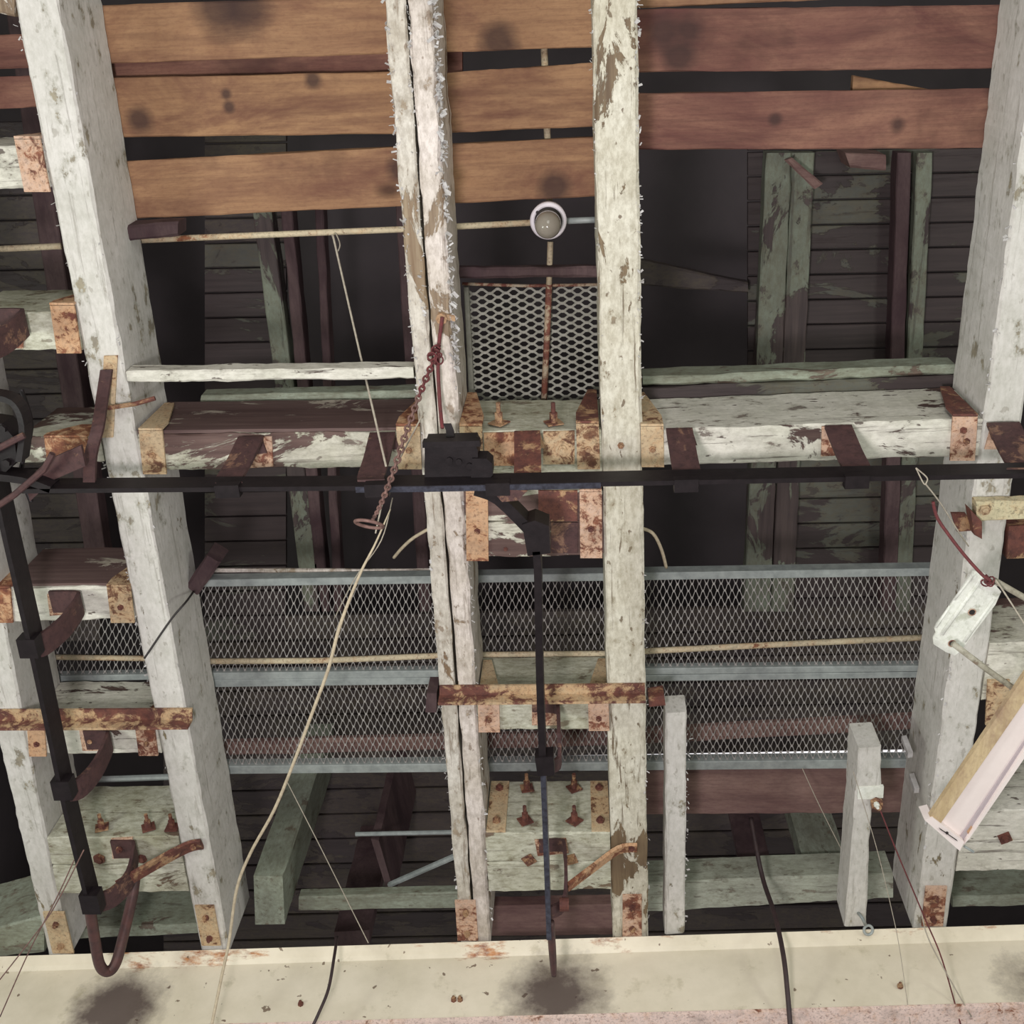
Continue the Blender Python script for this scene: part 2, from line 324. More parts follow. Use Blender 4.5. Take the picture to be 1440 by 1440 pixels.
def timber(name, st, z, d, mat, parent=None, segs=24, ch=.007, jit=.0035, label=None, dz=0.0):
    """sawn timber: stations of (pixel a, pixel b) across the underside at height z, d deep upward; worn, uneven arrises"""
    A = [P(a[0], a[1], z) for a, b in st]; B = [P(b[0], b[1], z) for a, b in st]
    def at(L, t_):
        x = t_ * (len(L) - 1); i = min(int(x), len(L) - 2); return L[i].lerp(L[i + 1], x - i)
    rings = []; sd = random.random() * 50
    for i in range(segs + 1):
        t_ = i / segs; a, b = at(A, t_), at(B, t_); w = (b - a).normalized()
        j = lambda q, k: (noise.noise(Vector((q.x * 9 + sd, q.y * 9 + k * 7, q.z * 9))) + .6 * noise.noise(Vector((q.x * 31 + sd, q.y * 31, k * 5)))) * jit
        c1, c2 = ch + j(a, 1) * 1.4, ch + j(b, 2) * 1.4
        rings.append([a + w * j(a, 3) + UZ * c1, a + w * max(c1, .001), b - w * max(c2, .001), b + w * j(b, 4) + UZ * c2,
                      b + w * j(b, 6) + UZ * (d - .004), b - w * .004 + UZ * d, a + w * .004 + UZ * d, a + w * j(a, 5) + UZ * (d - .004)])
    return MB().loops(rings).build(name, mat, parent, label=label)
def mid(*pts):
    s = Vector((0, 0, 0))
    for p in pts: s += p
    return s / len(pts)
def bolt(px, py, z, parent, r=.011, h=.014, mat='rust', nrm=None, at=None, washer=0):
    q = MB(); c = at if at is not None else P(px, py, z); n = Vector(nrm) if nrm else -UZ
    if washer: q.cyl(c, washer, .004, 4, n, random.random()); c = c + n.normalized() * .004
    q.cyl(c, r, h * .6, 6, n, random.random()); q.cyl(c + n.normalized() * h * .6, r * .55, h * .6, 8, n)
    return q.build('bolt', mat, parent)
def flakes(parent, p0, p1, z, n, size, side=(1, 0, 0), mat='flake'):
    """curled slivers of paint lifting off an arris"""
    q = MB(); a0, a1 = P(p0[0], p0[1], z), P(p1[0], p1[1], z)
    for i in range(n):
        c = a0.lerp(a1, random.random()) + Vector((random.uniform(-.006, .006), 0, random.uniform(-.004, .02)))
        L = size * random.uniform(.4, 1.5); d = (Vector(side) * random.uniform(-.2, 1) + Vector((random.uniform(-.6, .6), random.uniform(-1, 1), random.uniform(-1.1, .1)))).normalized()
        w = d.cross(Vector((random.uniform(-1, 1), random.uniform(-1, 1), random.uniform(-1, 1)))).normalized() * L * random.uniform(.25, .6)
        bend = d.cross(w).normalized() * L * random.uniform(-.5, .5)
        q.ribbon([c, c + d * L * .5 + bend * .4, c + d * L + bend], w, .0009)
    o = q.build('paint_flakes', mat, parent); o['kind'] = 'stuff'; return o
def lx(l, y): # x on a line ((x0,y0),(x1,y1)) at y
    return l[0][0] + (l[1][0] - l[0][0]) * (y - l[0][1]) / (l[1][1] - l[0][1])
# edges of the main beams on the picture plane at their undersides
B0L, B0R = ((2, 1060), (68, 1343)), ((42, 1060), (97, 1343))
B1L, B1R = ((20, 0), (283, 1337)), ((82, 0), (322, 1337))
B2L, B2S, B2R = ((540, 0), (647, 1323)), ((571, 0), (668, 1323)), ((607, 0), (691, 1323))
B3L, B3R = ((833, 0), (862, 1320)), ((896, 0), (912, 1320))
B4L, B4R = ((1464, 0), (1286, 1300)), ((1524, 0), (1333, 1297))
def ylines(L, R, y0, y1, k=3):
    return [((lx(L, y), y), (lx(R, y), y)) for y in [y0 + (y1 - y0) * i / (k - 1) for i in range(k)]]
def yend(x): return 1345 - .0312 * x      # top lip of the girder
# ---------------------------------------------------------------- the room
f = MB(); f.poly([(-6, -7, -.05), (6, -7, -.05), (6, 7, -.05), (-6, 7, -.05)], (0, 0, .05)); fl = f.build('floor', 'floor'); fl['kind'] = 'structure'
fl['label'] = 'grey concrete floor under the timbers'
# upper ceiling of boards, seen through the open bays
ceil = empty('ceiling', P(720, 500, 4.3)); ceil['kind'] = 'structure'; ceil['label'] = 'old ceiling boards with flaking paint above the open bays'
ZC = 4.30
def brd(x0, x1, y0, y1, mat, slope=-.02):
    s0, s1 = slope * (x0 - 720), slope * (x1 - 720)
    timber('ceiling_board', [((x0, y0 + s0 + 1.2), (x0, y1 + s0 - 1.2)), ((x1, y0 + s1 + 1.2), (x1, y1 + s1 - 1.2))], ZC + random.uniform(0, .006), .025, mat, ceil, 8, .003, .001)
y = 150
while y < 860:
    brd(1052, 1400, y, y + 35, 'board'); brd(288, 402, y + 9, y + 44, 'board' if y > 300 else 'board_shaded'); brd(-60, 140, y + 6, y + 41, 'board_shaded')  # upper left rows take the darker copy to paint in the dimming
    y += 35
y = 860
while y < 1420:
    brd(230, 1330, y, y + 35, 'board_shaded'); y += 35
def box(name, x0, y0, z0, x1, y1, z1, mat, label):
    o = MB().poly([(x0, y0, z0), (x1, y0, z0), (x1, y1, z0), (x0, y1, z0)], (0, 0, z1 - z0)).build(name, mat); o['kind'] = 'structure'; o['label'] = label; return o
zw = CAM.z + 3.45  # unseen loft walls, added so ambient light enters only from below
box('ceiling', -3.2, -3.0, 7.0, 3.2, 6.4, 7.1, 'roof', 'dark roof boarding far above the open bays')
box('wall_left', -3.3, -3.0, zw, -3.2, 6.4, 7.0, 'roof', 'unseen loft wall added to shut out light, left side'); box('wall_right', 3.2, -3.0, zw, 3.3, 6.4, 7.0, 'roof', 'unseen loft wall added to shut out light, right side')
box('wall_back', -3.2, -3.1, zw, 3.2, -3.0, 7.0, 'roof', 'unseen loft wall added to shut out light, behind the viewer'); box('wall_front', -3.2, 6.4, zw - .6, 3.2, 6.5, 7.0, 'roof', 'unseen loft wall added to shut out light, beyond the girder')
# ceiling battens (they run with the beams)
def batten(x0, y0, x1, y1, w, mat, d=.10, z=4.2, name='ceiling_batten'):
    return timber(name, [((x0, y0), (x0 + w, y0)), ((x1, y1), (x1 + w, y1))], z, d, mat, ceil, 30, .004, .003)
batten(1078, 215, 1046, 860, 36, 'green_y', .08, 4.22); batten(1114, 215, 1084, 860, 32, 'green_y', .06, 4.24)
batten(1262, 215, 1240, 860, 20, 'dark', .08, 4.22); batten(1290, 215, 1258, 860, 22, 'green_y', .06, 4.24)
batten(354, 290, 428, 860, 26, 'green_y', .08, 4.22); batten(394, 290, 448, 860, 16, 'dark', .08, 4.22)
batten(442, 290, 470, 860, 12, 'dark', .08, 4.22); batten(556, 290, 590, 860, 16, 'dark', .08, 4.22)
batten(6, 0, 130, 860, 30, 'dark', .08, 4.22)
timber('ceiling_batten', [((900, 366), (900, 402)), ((1052, 398), (1052, 412))], 4.22, .05, 'board_shaded', ceil, 12)
# roof underside far above, dark
o = timber('stick', [((1104, 226), (1114, 222)), ((1146, 266), (1158, 258))], 4.16, .03, 'redlow', None, 8); tag(o, 'short reddish stick slanting across the ceiling battens in the right bay', 'stick')
o = timber('board_scrap', [((1188, 214), (1196, 236)), ((1246, 218), (1246, 240))], 4.155, .15, 'redlow', None, 6); tag(o, 'small red brown board scrap just under the lower right bay plank', 'board')
# ---------------------------------------------------------------- steel girder across the bottom
g = thing('steel_girder', P(720, 1400, 2.8), 'cream painted steel girder across the bottom with soot marks and rusty lip', 'girder')
zg = 2.80
gp = []
for x in (-260, 200, 720, 1240, 1700):
    a = P(x, yend(x), ZB - .012); b = P(x, yend(x) + 22, ZB - .045)
    zb_ = 2.785
    # foot of the web straight under b, flange reaching toward the camera below
    face = Vector((b.x, b.y - .004, CAM.z + zb_))
    gp.append([Vector((a.x, a.y + .05, CAM.z + ZB - .012)), a, Vector((b.x, b.y - .012, b.z + .012)), b, face, Vector((face.x, face.y + .014, face.z)), Vector((b.x, b.y + .016, b.z)), Vector((a.x, a.y + .05, a.z - .02))])
MB().loops(gp).build('web', 'girder', g, label='cream painted face with three soot stains')
fb = gp[0][4]; fe = gp[-1][4]
MB().poly([fb + Vector((0, -.004, -.016)), fe + Vector((0, -.004, -.016)), fe + Vector((0, .16, -.016)), fb + Vector((0, .16, -.016))], (0, 0, .015)).build('flange', 'flange', g, label='pinkish white bottom flange with rust spots')
for (x, yy) in ((425, 1425), (643, 1360), (640, 1428), (1262, 1418)):
    q = P(x, yy, 2.86); fb_ = gp[0][4].lerp(gp[-1][4], (x + 260) / 1960); bolt(0, 0, 0, g, .010, .016, 'rust', (0, -1, 0), Vector((q.x, fb_.y - .004, q.z)))
# ---------------------------------------------------------------- main beams
def clip(px, py, w, h, parent, mat='strap_cream', lean=0):
    """angle clip with two bolts that ties a beam end to the girder"""
    z = ZB - .008
    c = MB().poly([P(px - w / 2 - lean, py - h / 2, z), P(px + w / 2 - lean, py - h / 2, z), P(px + w / 2 + lean, py + h / 2, z), P(px - w / 2 + lean, py + h / 2, z)], (0, 0, .007)).build('end_clip', mat, parent, label='stained cream end clip')
    for k in (-.22, .30): bolt(px + lean * k * 2, py + h * k, z, c, .012, .016, 'rust')
def beam(L, R, y0, y1, mat, label, name='main_beam', flk=None):
    o = thing(name, P((lx(L, 700) + lx(R, 700)) / 2, 700, ZB), label, 'beam')
    timber('timber', ylines(L, R, y0, y1), ZB, ZT - ZB, mat, o, 140)
    return o
b0 = beam(B0L, B0R, -60, yend(80) + 4, 'beam_smooth', 'white painted beam at the far left edge, left of the black curved rail')
clip(82, 1312, 30, 58, b0, lean=7)
b1 = beam(B1L, B1R, -380, yend(300) + 4, 'beam_smooth', 'broad white beam crossing the picture left of the three orange planks')
clip(292, 1302, 27, 56, b1, lean=5)
flakes(b1, (22, 10), (240, 1120), ZB, 70, .009, (-1, 0, 0)); flakes(b1, (90, 60), (300, 1230), ZB, 80, .008, (1, 0, 0))
b2 = thing('double_beam', P(625, 700, ZB), 'pinkish white beam of two planks with curling paint, left of the round lamp', 'beam')
timber('plank', ylines(B2L, ((569.5, 0), (666.5, 1323)), -380, yend(650) + 4), ZB, ZT - ZB, 'beam_worn_b', b2, 120, .006, .0045)
timber('plank', ylines(((572.5, 0), (669.5, 1323)), B2R, -380, yend(680) + 4), ZB, ZT - ZB, 'beam_worn', b2, 120, .008, .006)
flakes(b2, (608, -20), (640, 520), ZB, 300, .015, (1, 0, -.3)); flakes(b2, (540, -20), (590, 560), ZB, 150, .011, (-1, 0, 0)); flakes(b2, (640, 520), (690, 1300), ZB, 90, .009, (1, 0, 0))
flakes(b2, (571, 0), (600, 560), ZB, 120, .009, (1, 0, -1)); flakes(b2, (590, 560), (645, 1300), ZB, 70, .009, (-1, 0, 0))
clip(656, 1295, 29, 56, b2, 'strap', lean=2)
b3 = beam(B3L, B3R, -380, yend(890) + 4, 'beam_grain', 'cracked white beam just right of the round lamp')
flakes(b3, (896, -10), (899, 560), ZB, 130, .009, (1, 0, 0)); flakes(b3, (833, -10), (848, 600), ZB, 60, .006, (-1, 0, 0)); flakes(b3, (905, 800), (911, 1290), ZB, 40, .009, (1, 0, 0))
clip(889, 1288, 27, 58, b3, 'strap', lean=0)
bolt(873, 626, ZB, b3, .010, .012); bolt(888, 1192, ZB, b3, .011, .012)
b4 = beam(B4L, B4R, -380, yend(1310) + 4, 'beam_smooth', 'broad white beam at the right, behind the hanging fixture end')
clip(1314, 1275, 30, 56, b4, 'strap', lean=-3)
flakes(b4, (1440, 180), (1300, 1200), ZB, 90, .010, (-1, 0, 0))
for x, y_, h in ((1284, 1058, .085), (1293, 1108, .07), (1289, 1228, .06)):
    a = P(x, y_, ZB + .10); MB().poly([a, a + Vector((-.016, .004, 0)), a + Vector((-.016, .022, 0)), a + Vector((0, .02, 0))], (0, -.01, h)).build('peg', 'flake', b4)
# ---------------------------------------------------------------- cross timbers between the beams
def strap(xl, xr, yt, yb, parent, mat='strap', gusset=None, up=.26, sl=0, tm=None, bolts=((.5, .55),)):
    """joist hanger: shoe under the timber, leg up its face; gusset 'L'/'R' = side on which the leg tapers onto the beam"""
    z = ZB - .009; A, B, C, D = P(xl, yt, z), P(xr, yt, z), P(xr + sl, yb, z), P(xl + sl, yb, z)
    o = MB().poly([A, B, C, D], (0, 0, .008)).build('strap', mat, parent, label='rust stained hanger strap')
    n = Vector((0, -.007, 0)); lo = UZ * .0
    A2, B2 = A + n * .2, B + n * .2; w = B2 - A2
    top = UZ * up
    if gusset == 'L': pts = [A2, B2, B2 + UZ * up * .25, A2 + w * .42 + top, A2 + top]
    elif gusset == 'R': pts = [A2, B2, B2 + top, B2 - w * .42 + top, A2 + UZ * up * .25]
    else: pts = [A2, B2, B2 + top, A2 + top]
    MB().poly(pts, n).build('leg', tm or mat, o)
    for bx, by in bolts: bolt(0, 0, 0, o, .010, .010, 'rust', None, A.lerp(B, bx).lerp(D.lerp(C, bx), by))
    return o
def ex(x, y, off): return x if not isinstance(x, tuple) else lx(x, y) + off
def cross(x0, x1, yt0, yt1, yb0, yb1, mat, label, d=.29, z=ZB, name='cross_timber', segs=40, split=None, jit=.004):
    o = thing(name, P((ex(x0, yt0, 0) + ex(x1, yb1, 0)) / 2, (yt0 + yb1) / 2, z), label, 'cross timber')
    def st(k0, k1, e0, e1):
        a, b = yt0 + (yb0 - yt0) * k0 + e0, yt0 + (yb0 - yt0) * k1 + e1; c_, d_ = yt1 + (yb1 - yt1) * k0 + e0, yt1 + (yb1 - yt1) * k1 + e1
        return [((ex(x0, a, 1), a), (ex(x0, b, 1), b)), ((ex(x1, c_, -1), c_), (ex(x1, d_, -1), d_))]
    if split:
        timber('timber', st(0, split, 0, -.5), z, d, mat, o, segs, .005, jit); timber('timber', st(split, 1, .5, 0), z, d, mat, o, segs, .005, jit)
    else: timber('timber', st(0, 1, 0, 0), z, d, mat, o, segs, .005, jit)
    return o
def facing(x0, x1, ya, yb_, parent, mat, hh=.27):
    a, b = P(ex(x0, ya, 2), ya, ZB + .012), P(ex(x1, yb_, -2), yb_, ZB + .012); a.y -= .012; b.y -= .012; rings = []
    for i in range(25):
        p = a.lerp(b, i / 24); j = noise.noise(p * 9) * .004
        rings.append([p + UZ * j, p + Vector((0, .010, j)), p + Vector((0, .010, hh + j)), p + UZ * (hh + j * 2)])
    return MB().loops(rings).build('wood_and_shade_board', mat, parent, label='dark brown board for bare wood and painted shade')
# left-hand bay
c = cross(-60, B1L, 207, 205, 268, 264, 'cross_white', 'white cross timber end with a rusty strap, topmost at the left edge'); strap(20, 56, 196, 270, c, 'strap', 'R', .12, 14, bolts=())
c = cross(-60, B1L, 441, 438, 494, 492, 'cross_green', 'white cross timber at the left edge, second from the top, with olive upper side'); strap(70, 104, 430, 497, c, 'strap_orange', 'R', .14, 10, bolts=())
c = cross(25, B1L, 617, 614, 652, 648, 'cross_heavy', 'stained cross timber left of the broad left beam, in the rail tangle'); strap(62, 122, 616, 648, c, 'strap_orange', 'R', .1, 4, bolts=())
c = cross(10, B1L, 827, 825, 874, 871, 'cross_white', 'cross timber under a brown board standing in for shade, left bay, third from the bottom'); facing(14, B1L, 826, 824, c, 'bare_shade_x', .26); strap(150, 183, 826, 876, c, 'strap_cream', 'R', .2, 6); strap(-10, 14, 828, 876, c, 'strap_orange', None, .1, 4, bolts=())  # the brown board paints in the shade on this timber's face
c = cross(B0R, B1L, 1024, 1024, 1061, 1059, 'cross_white', 'white cross timber under the rust angle iron in the left bay'); strap(38, 62, 1024, 1064, c, 'strap_orange', None, .1, 3); strap(190, 217, 1024, 1063, c, 'strap', 'R', .2, 5)
MB().poly([P(111, 1026, ZB - .006), P(145, 1026, ZB - .006), P(140, 1056, ZB - .006), P(116, 1056, ZB - .006)], (0, 0, .006)).build('wear_plate', 'strap', c)
bolt(128, 1040, ZB - .006, c, .016, .012)
c = cross(B0R, B1L, 1178, 1176, 1257, 1254, 'cross_green', 'double white cross timber behind the lower end of the curved rail', split=.5)
for x in (138, 204, 238):
    a = P(x, 1177, ZB); bolt(0, 0, 0, c, .012, .045, 'rust', (0, -1, 0), Vector((a.x, a.y - .008, CAM.z + ZB + .04)), .032)
bolt(140, 1207, ZB - .001, c, .022, .012); bolt(200, 1207, ZB - .001, c, .018, .012)
timber('lintel', [((95, 1306), (95, 1322)), ((278, 1300), (278, 1314))], 3.32, .2, 'green_x', None, 20).name = 'lower_lintel'
tag(bpy.data.objects['lower_lintel'], 'pale green timber low in the left bay above the girder', 'timber')
timber('side_timber', [((-60, 1320), (-60, 1352)), ((62, 1288), (62, 1340))], ZB + .01, .28, 'green_x', None, 16)
tag(bpy.data.objects['side_timber'], 'pale green cross timber at the lower left corner', 'timber')
# bay between the broad beam and the double beam
c = cross(B1R, B2L, 612, 607, 661, 656, 'cross_heavy', 'long cross timber with paint mostly peeled off, left of the double beam')
facing(B1R, B2L, 611, 606, c, 'bare_shade_x')
strap(195, 228, 606, 667, c, 'strap_cream', 'L', .24, 6); strap(557, 590, 600, 660, c, 'strap_cream', 'R', .26, 3, 'strap_orange')
c = cross(B1R, B2L, 522, 517, 538, 533, 'cross_white', 'slim clean white spacer above the peeled cross timber', .065, ZB, 'spacer')
o = timber('green_ledge', [((282, 557), (282, 572)), ((590, 549), (590, 563))], 3.41, .07, 'green_x', None, 24); tag(o, 'narrow green ledge just under the slim white spacer', 'ledge')
# centre bay
c = cross(B2R, B3L, 607, 605, 668, 666, 'cross_green', 'peeling cross timber under the small mesh panel, crossed by the black rail')
strap(646, 678, 600, 668, c, 'strap_cream', 'L', .30, 2, 'strap_orange'); strap(810, 842, 596, 660, c, 'strap_cream', 'R', .30, 2, 'rust')
for x in (700, 778):
    q = P(x, 594, ZB); yy = P(x, 606, ZB).y - .006; a = Vector((q.x, yy, CAM.z + ZB + .05))
    bolt(0, 0, 0, c, .012, .05, 'rust', (0, -1, 0), a, .034)
MB().poly([P(680, 609, ZB - .006), P(727, 608, ZB - .006), P(727, 655, ZB - .006), P(682, 655, ZB - .006)], (0, 0, .006)).build('wear_plate', 'strap_orange', c)
MB().poly([P(764, 607, ZB - .006), P(808, 606, ZB - .006), P(808, 653, ZB - .006), P(764, 653, ZB - .006)], (0, 0, .006)).build('wear_plate', 'strap_cream', c)
bolt(791, 631, ZB - .006, c, .014, .012, 'strap_cream', washer=.026)
c = cross(B2R, B3L, 692, 690, 785, 780, 'cross_heavy', 'double cross timber just below the black rail between the middle beams', split=.47)
strap(655, 686, 694, 789, c, 'strap_orange', None, .06, 1); strap(815, 846, 692, 785, c, 'strap', None, .06, 1)
MB().poly([P(757, 690, ZB - .006), P(812, 690, ZB - .006), P(812, 733, ZB - .006), P(757, 733, ZB - .006)], (0, 0, .006)).build('wear_plate', 'rust', c)
MB().poly([P(775, 735, ZB - .005), P(813, 735, ZB - .005), P(812, 778, ZB - .005), P(775, 778, ZB - .005)], (0, 0, .005)).build('wear_plate', 'hanger', c)
bolt(711, 772, ZB, c, .007, .006)
c = cross(B2R, B3L, 990, 988, 1028, 1025, 'cross_green', 'small white cross timber under the rust angle iron between the middle beams')
strap(672, 702, 990, 1030, c, 'strap', 'L', .26, 1, 'strap_cream'); strap(827, 856, 988, 1028, c, 'strap', 'R', .26, 1, 'strap_cream')
MB().poly([P(748, 994, ZB - .006), P(784, 994, ZB - .006), P(784, 1020, ZB - .006), P(748, 1020, ZB - .006)], (0, 0, .006)).build('wear_plate', 'strap', c)
c = cross(B2R, B3L, 1172, 1171, 1254, 1252, 'cross_green', 'double cream cross timber with bolted plates, lowest between the middle beams', split=.5)
for (x0, x1) in ((684, 711), (832, 858)):
    a, b = P(x0, 1172, ZB + .004), P(x1, 1172, ZB + .004); a.y -= .012; b.y -= .012
    p_ = MB().poly([a, b, b + UZ * .275, a + UZ * .275], (0, .008, 0)).build('side_plate', 'strap_cream', c)
    for k in (.05, .23): bolt(0, 0, 0, p_, .015, .014, 'rust', (0, -1, 0), mid(a, b) + UZ * k)
for x in (738, 808):
    for zz in (.055, .235):
        a = P(x, 1172, ZB); bolt(0, 0, 0, c, .012, .05, 'rust', (0, -1, 0), Vector((a.x, a.y - .008, CAM.z + ZB + zz)), .032)
bolt(744, 1209, ZB - .001, c, .016, .012, washer=.028); bolt(803, 1208, ZB - .001, c, .016, .012, washer=.028)
o = timber('low_plank', [((lx(B2R, 1276), 1276), (lx(B2R, 1318), 1318)), ((lx(B3L, 1276), 1273), (lx(B3L, 1316), 1316))], 3.30, .06, 'redlow', None, 16); tag(o, 'red brown plank behind the lowest cross timber between the middle beams', 'plank')
# right bay
c = cross(B3R, B4L, 606, 588, 656, 641, 'cross_white', 'long white cross timber with cracked paint right of the lamp beam')
strap(901, 933, 600, 657, c, 'strap_cream', 'L', .30, 1); strap(1340, 1375, 586, 648, c, 'strap', 'R', .26, -4, 'rust', ((.45, .3), (.6, .55)))
o = timber('mould_ledge', [((904, 530), (904, 544)), ((1345, 513), (1345, 527))], 3.41, .09, 'green_x', None, 30); tag(o, 'long sage green ledge above the white cross timber in the right bay', 'ledge')
o = timber('backing_board', [((904, 546), (904, 580)), ((1345, 528), (1345, 566))], 3.405, .05, 'board', None, 30); tag(o, 'rough board with dark patches under the sage ledge', 'board')
# right of the right beam
c = cross(1373, 1560, 706, 704, 733, 729, 'speck', 'speckled cream cross timber at the right edge under the black rail', .04, ZB - .045)
bolt(1385, 717, ZB - .046, c, .016, .008, 'strap_cream')
o = MB(); o.poly([P(1338, 722, ZB - .02), P(1358, 722, ZB - .02), P(1372, 746, ZB - .02), P(1346, 748, ZB - .02)], (0, 0, .012)); o.poly([P(1357, 708, ZB - .02), P(1373, 724, ZB - .02), P(1373, 748, ZB - .02), P(1362, 742, ZB - .02)], (0, 0, -.05))
tag(o.build('corner_bracket', 'rust'), 'dark rusty corner bracket on the right beam below the black rail', 'bracket')
o = MB().poly([P(1419, 740, ZB), P(1500, 736, ZB), P(1500, 782, ZB), P(1416, 786, ZB)], (0, 0, .1)).build('rusty_block', 'rust'); tag(o, 'rust coloured block at the right edge above the knotted rope', 'block')
c = cross(B4R, 1560, 905, 900, 985, 980, 'cross_heavy', 'brown peeled cross timber behind the painted rods at the right edge'); strap(1389, 1420, 960, 1020, c, 'strap_cream', 'L', .16, -3, bolts=())
c = cross(B4R, 1560, 1141, 1136, 1226, 1222, 'cross_white', 'white cross timber with a square bolt at the lower right edge', split=.5); bolt(1413, 1178, ZB - .001, c, .014, .012, washer=.028)
o = timber('lower_timber', [((1340, 1262), (1340, 1278)), ((1560, 1256), (1560, 1270))], 3.36, .2, 'green_x', None, 16); tag(o, 'pale green timber under the white cross timber at lower right', 'timber')
# ---------------------------------------------------------------- loose planks laid over the beams
def plank(st, z, mat, label, d=.035, group=None):
    o = timber('plank', st, z, d, mat, None, 40, .003, .002); return tag(o, label, 'plank', group)
G1 = 'planks laid over the beams'
plank([((128, 8), (140, 90)), ((560, -6), (560, 75)), ((860, -14), (860, 66))], 3.395, 'orange', 'top orange plank with a dark stain, over the double beam', group=G1)
plank([((146, 110), (160, 193)), ((560, 101), (560, 188)), ((623, 99), (623, 186))], 3.395, 'orange2', 'tan plank with a long curved crack, second row left of the double beam', group=G1)
plank([((618, 103), (618, 187)), ((860, 87), (860, 177))], 3.40, 'orange', 'short orange plank above the lamp, second row between the middle beams', .033, G1).location.z += .002
plank([((160, 228), (174, 308)), ((560, 207), (560, 290)), ((860, 192), (860, 275))], 3.395, 'orange', 'lowest orange plank with knots, just above the lamp conduit', group=G1)
plank([((146, 84), (150, 112)), ((650, 68), (650, 104))], 3.45, 'red', 'thin red brown plank set back between the two upper orange planks', .03, G1)
plank([((880, -30), (880, 12)), ((1130, -40), (1130, 1)), ((1260, -44), (1260, -4))], 3.395, 'orange', 'sliver of orange plank at the top edge, right of the lamp beam', group=G1)
plank([((870, 13), (870, 102)), ((1430, 7), (1430, 96))], 3.395, 'red', 'red brown plank with two dark blots, upper of the right bay', group=G1)
plank([((870, 132), (870, 211)), ((1430, 124), (1430, 208))], 3.395, 'red', 'red brown plank with knots, lower of the right bay', group=G1)
plank([((1200, 106), (1196, 170)), ((1350, 134), (1346, 190))], 3.435, 'orange2', 'tilted board corner poking up above the lower right bay plank', .025, G1)
plank([((-70, 50), (-70, 98)), ((42, 48), (52, 95))], 3.395, 'red', 'upper red brown plank end at the top left edge', group=G1)
plank([((-70, 110), (-70, 156)), ((56, 106), (66, 150))], 3.395, 'red', 'lower red brown plank end at the top left edge', group=G1)
o = timber('painted_stub', [((-40, -20), (-50, 8)), ((20, -14), (20, 24))], ZB, .1, 'beam_worn', None, 10); tag(o, 'pink flaking timber stub in the top left corner', 'timber')
o = timber('dark_rail_board', [((625, 377), (625, 392)), ((850, 375), (850, 390))], 3.392, .04, 'dark', None, 16); tag(o, 'dark red board behind the rod over the small mesh panel', 'board')
o = timber('low_cross_plank', [((868, 1086), (868, 1147)), ((1280, 1080), (1280, 1144))], 3.46, .04, 'redlow', None, 30); tag(o, 'wide weathered brown plank directly under the long mesh screens', 'plank')
o = timber('low_beam', [((905, 1242), (905, 1284)), ((1256, 1228), (1256, 1264))], 3.45, .13, 'pale_x', None, 30); tag(o, 'grey green timber crossing low behind the two white posts', 'timber')
o = MB(); 
o = timber('scrap_block', [((160, 318), (170, 340)), ((250, 312), (250, 332))], 3.30, .08, 'dark', None, 8); o.name = 'wood_block'; tag(o, 'dark wooden block against the broad left beam under the lowest orange plank', 'block')
o = timber('scrap', [((262, 824), (278, 838)), ((290, 780), (310, 792))], 3.30, .1, 'dark', None, 8); o.name = 'wood_scrap'; tag(o, 'dark slanting wood scrap beside the broad left beam above the long mesh screen', 'block')
# hanging posts behind
def post(pa, pb, pc, z0, z1, mat, label, name='hanging_post'):
    """upright stub: its lower end is the quad pa..; runs straight up"""
    A, B, C = P(*pa, z0), P(*pb, z0), P(*pc, z0); D = A + (C - B); n = 12
    rings = []
    for i in range(n + 1):
        h = UZ * (z1 - z0) * i / n; j = lambda: Vector((random.uniform(-1, 1), random.uniform(-1, 1), 0)) * .002
        rings.append([q + h + j() for q in (A, B, C, D)])
    return tag(MB().loops(rings).build(name, mat), label, 'post')
post((356, 1232), (398, 1232), (400, 1300), 3.30, 4.301, 'green_z', 'thick pale green post hanging left of the dark hollow under the mesh')
post((1128, 1205), (1188, 1200), (1190, 1240), 3.62, 4.301, 'green_z', 'pale green post behind the grey green timber, left of the bolted white post')
post((1040, 1215), (1084, 1213), (1086, 1235), 3.62, 4.301, 'dark', 'dark post behind the hanging dark cord')
post((470, 1310), (520, 1308), (520, 1330), 3.62, 4.301, 'dark', 'dark rough upright plank under the left end of the mesh screens')
post((522, 1180), (546, 1260), (556, 1262), 3.60, 4.301, 'dark', 'torn dark board hanging beside the dark upright plank')
o = timber('shelf_rail', [((420, 1262), (420, 1282)), ((660, 1256), (660, 1278))], 3.42, .05, 'green_x', None, 16); tag(o, 'thin grey rail low in the hollow left of the double beam', 'rail')
o = MB().tube([P(548, 1244, 3.6), P(672, 1190, 3.38)], .012, 8).build('slanting_rod', 'galv'); tag(o, 'grey slanting rod in the hollow left of the double beam', 'rod')
o = MB().tube([P(500, 1173, 3.6), P(640, 1170, 3.6)], .009, 8).build('cross_rod', 'galv'); tag(o, 'thin bright rod crossing the dark hollow under the mesh', 'rod')
o = MB().tube([P(100, 1097, 3.42), P(250, 1092, 3.42)], .012, 8).build('bay_conduit', 'galv'); tag(o, 'grey conduit crossing the left bay below the rust angle iron', 'conduit')
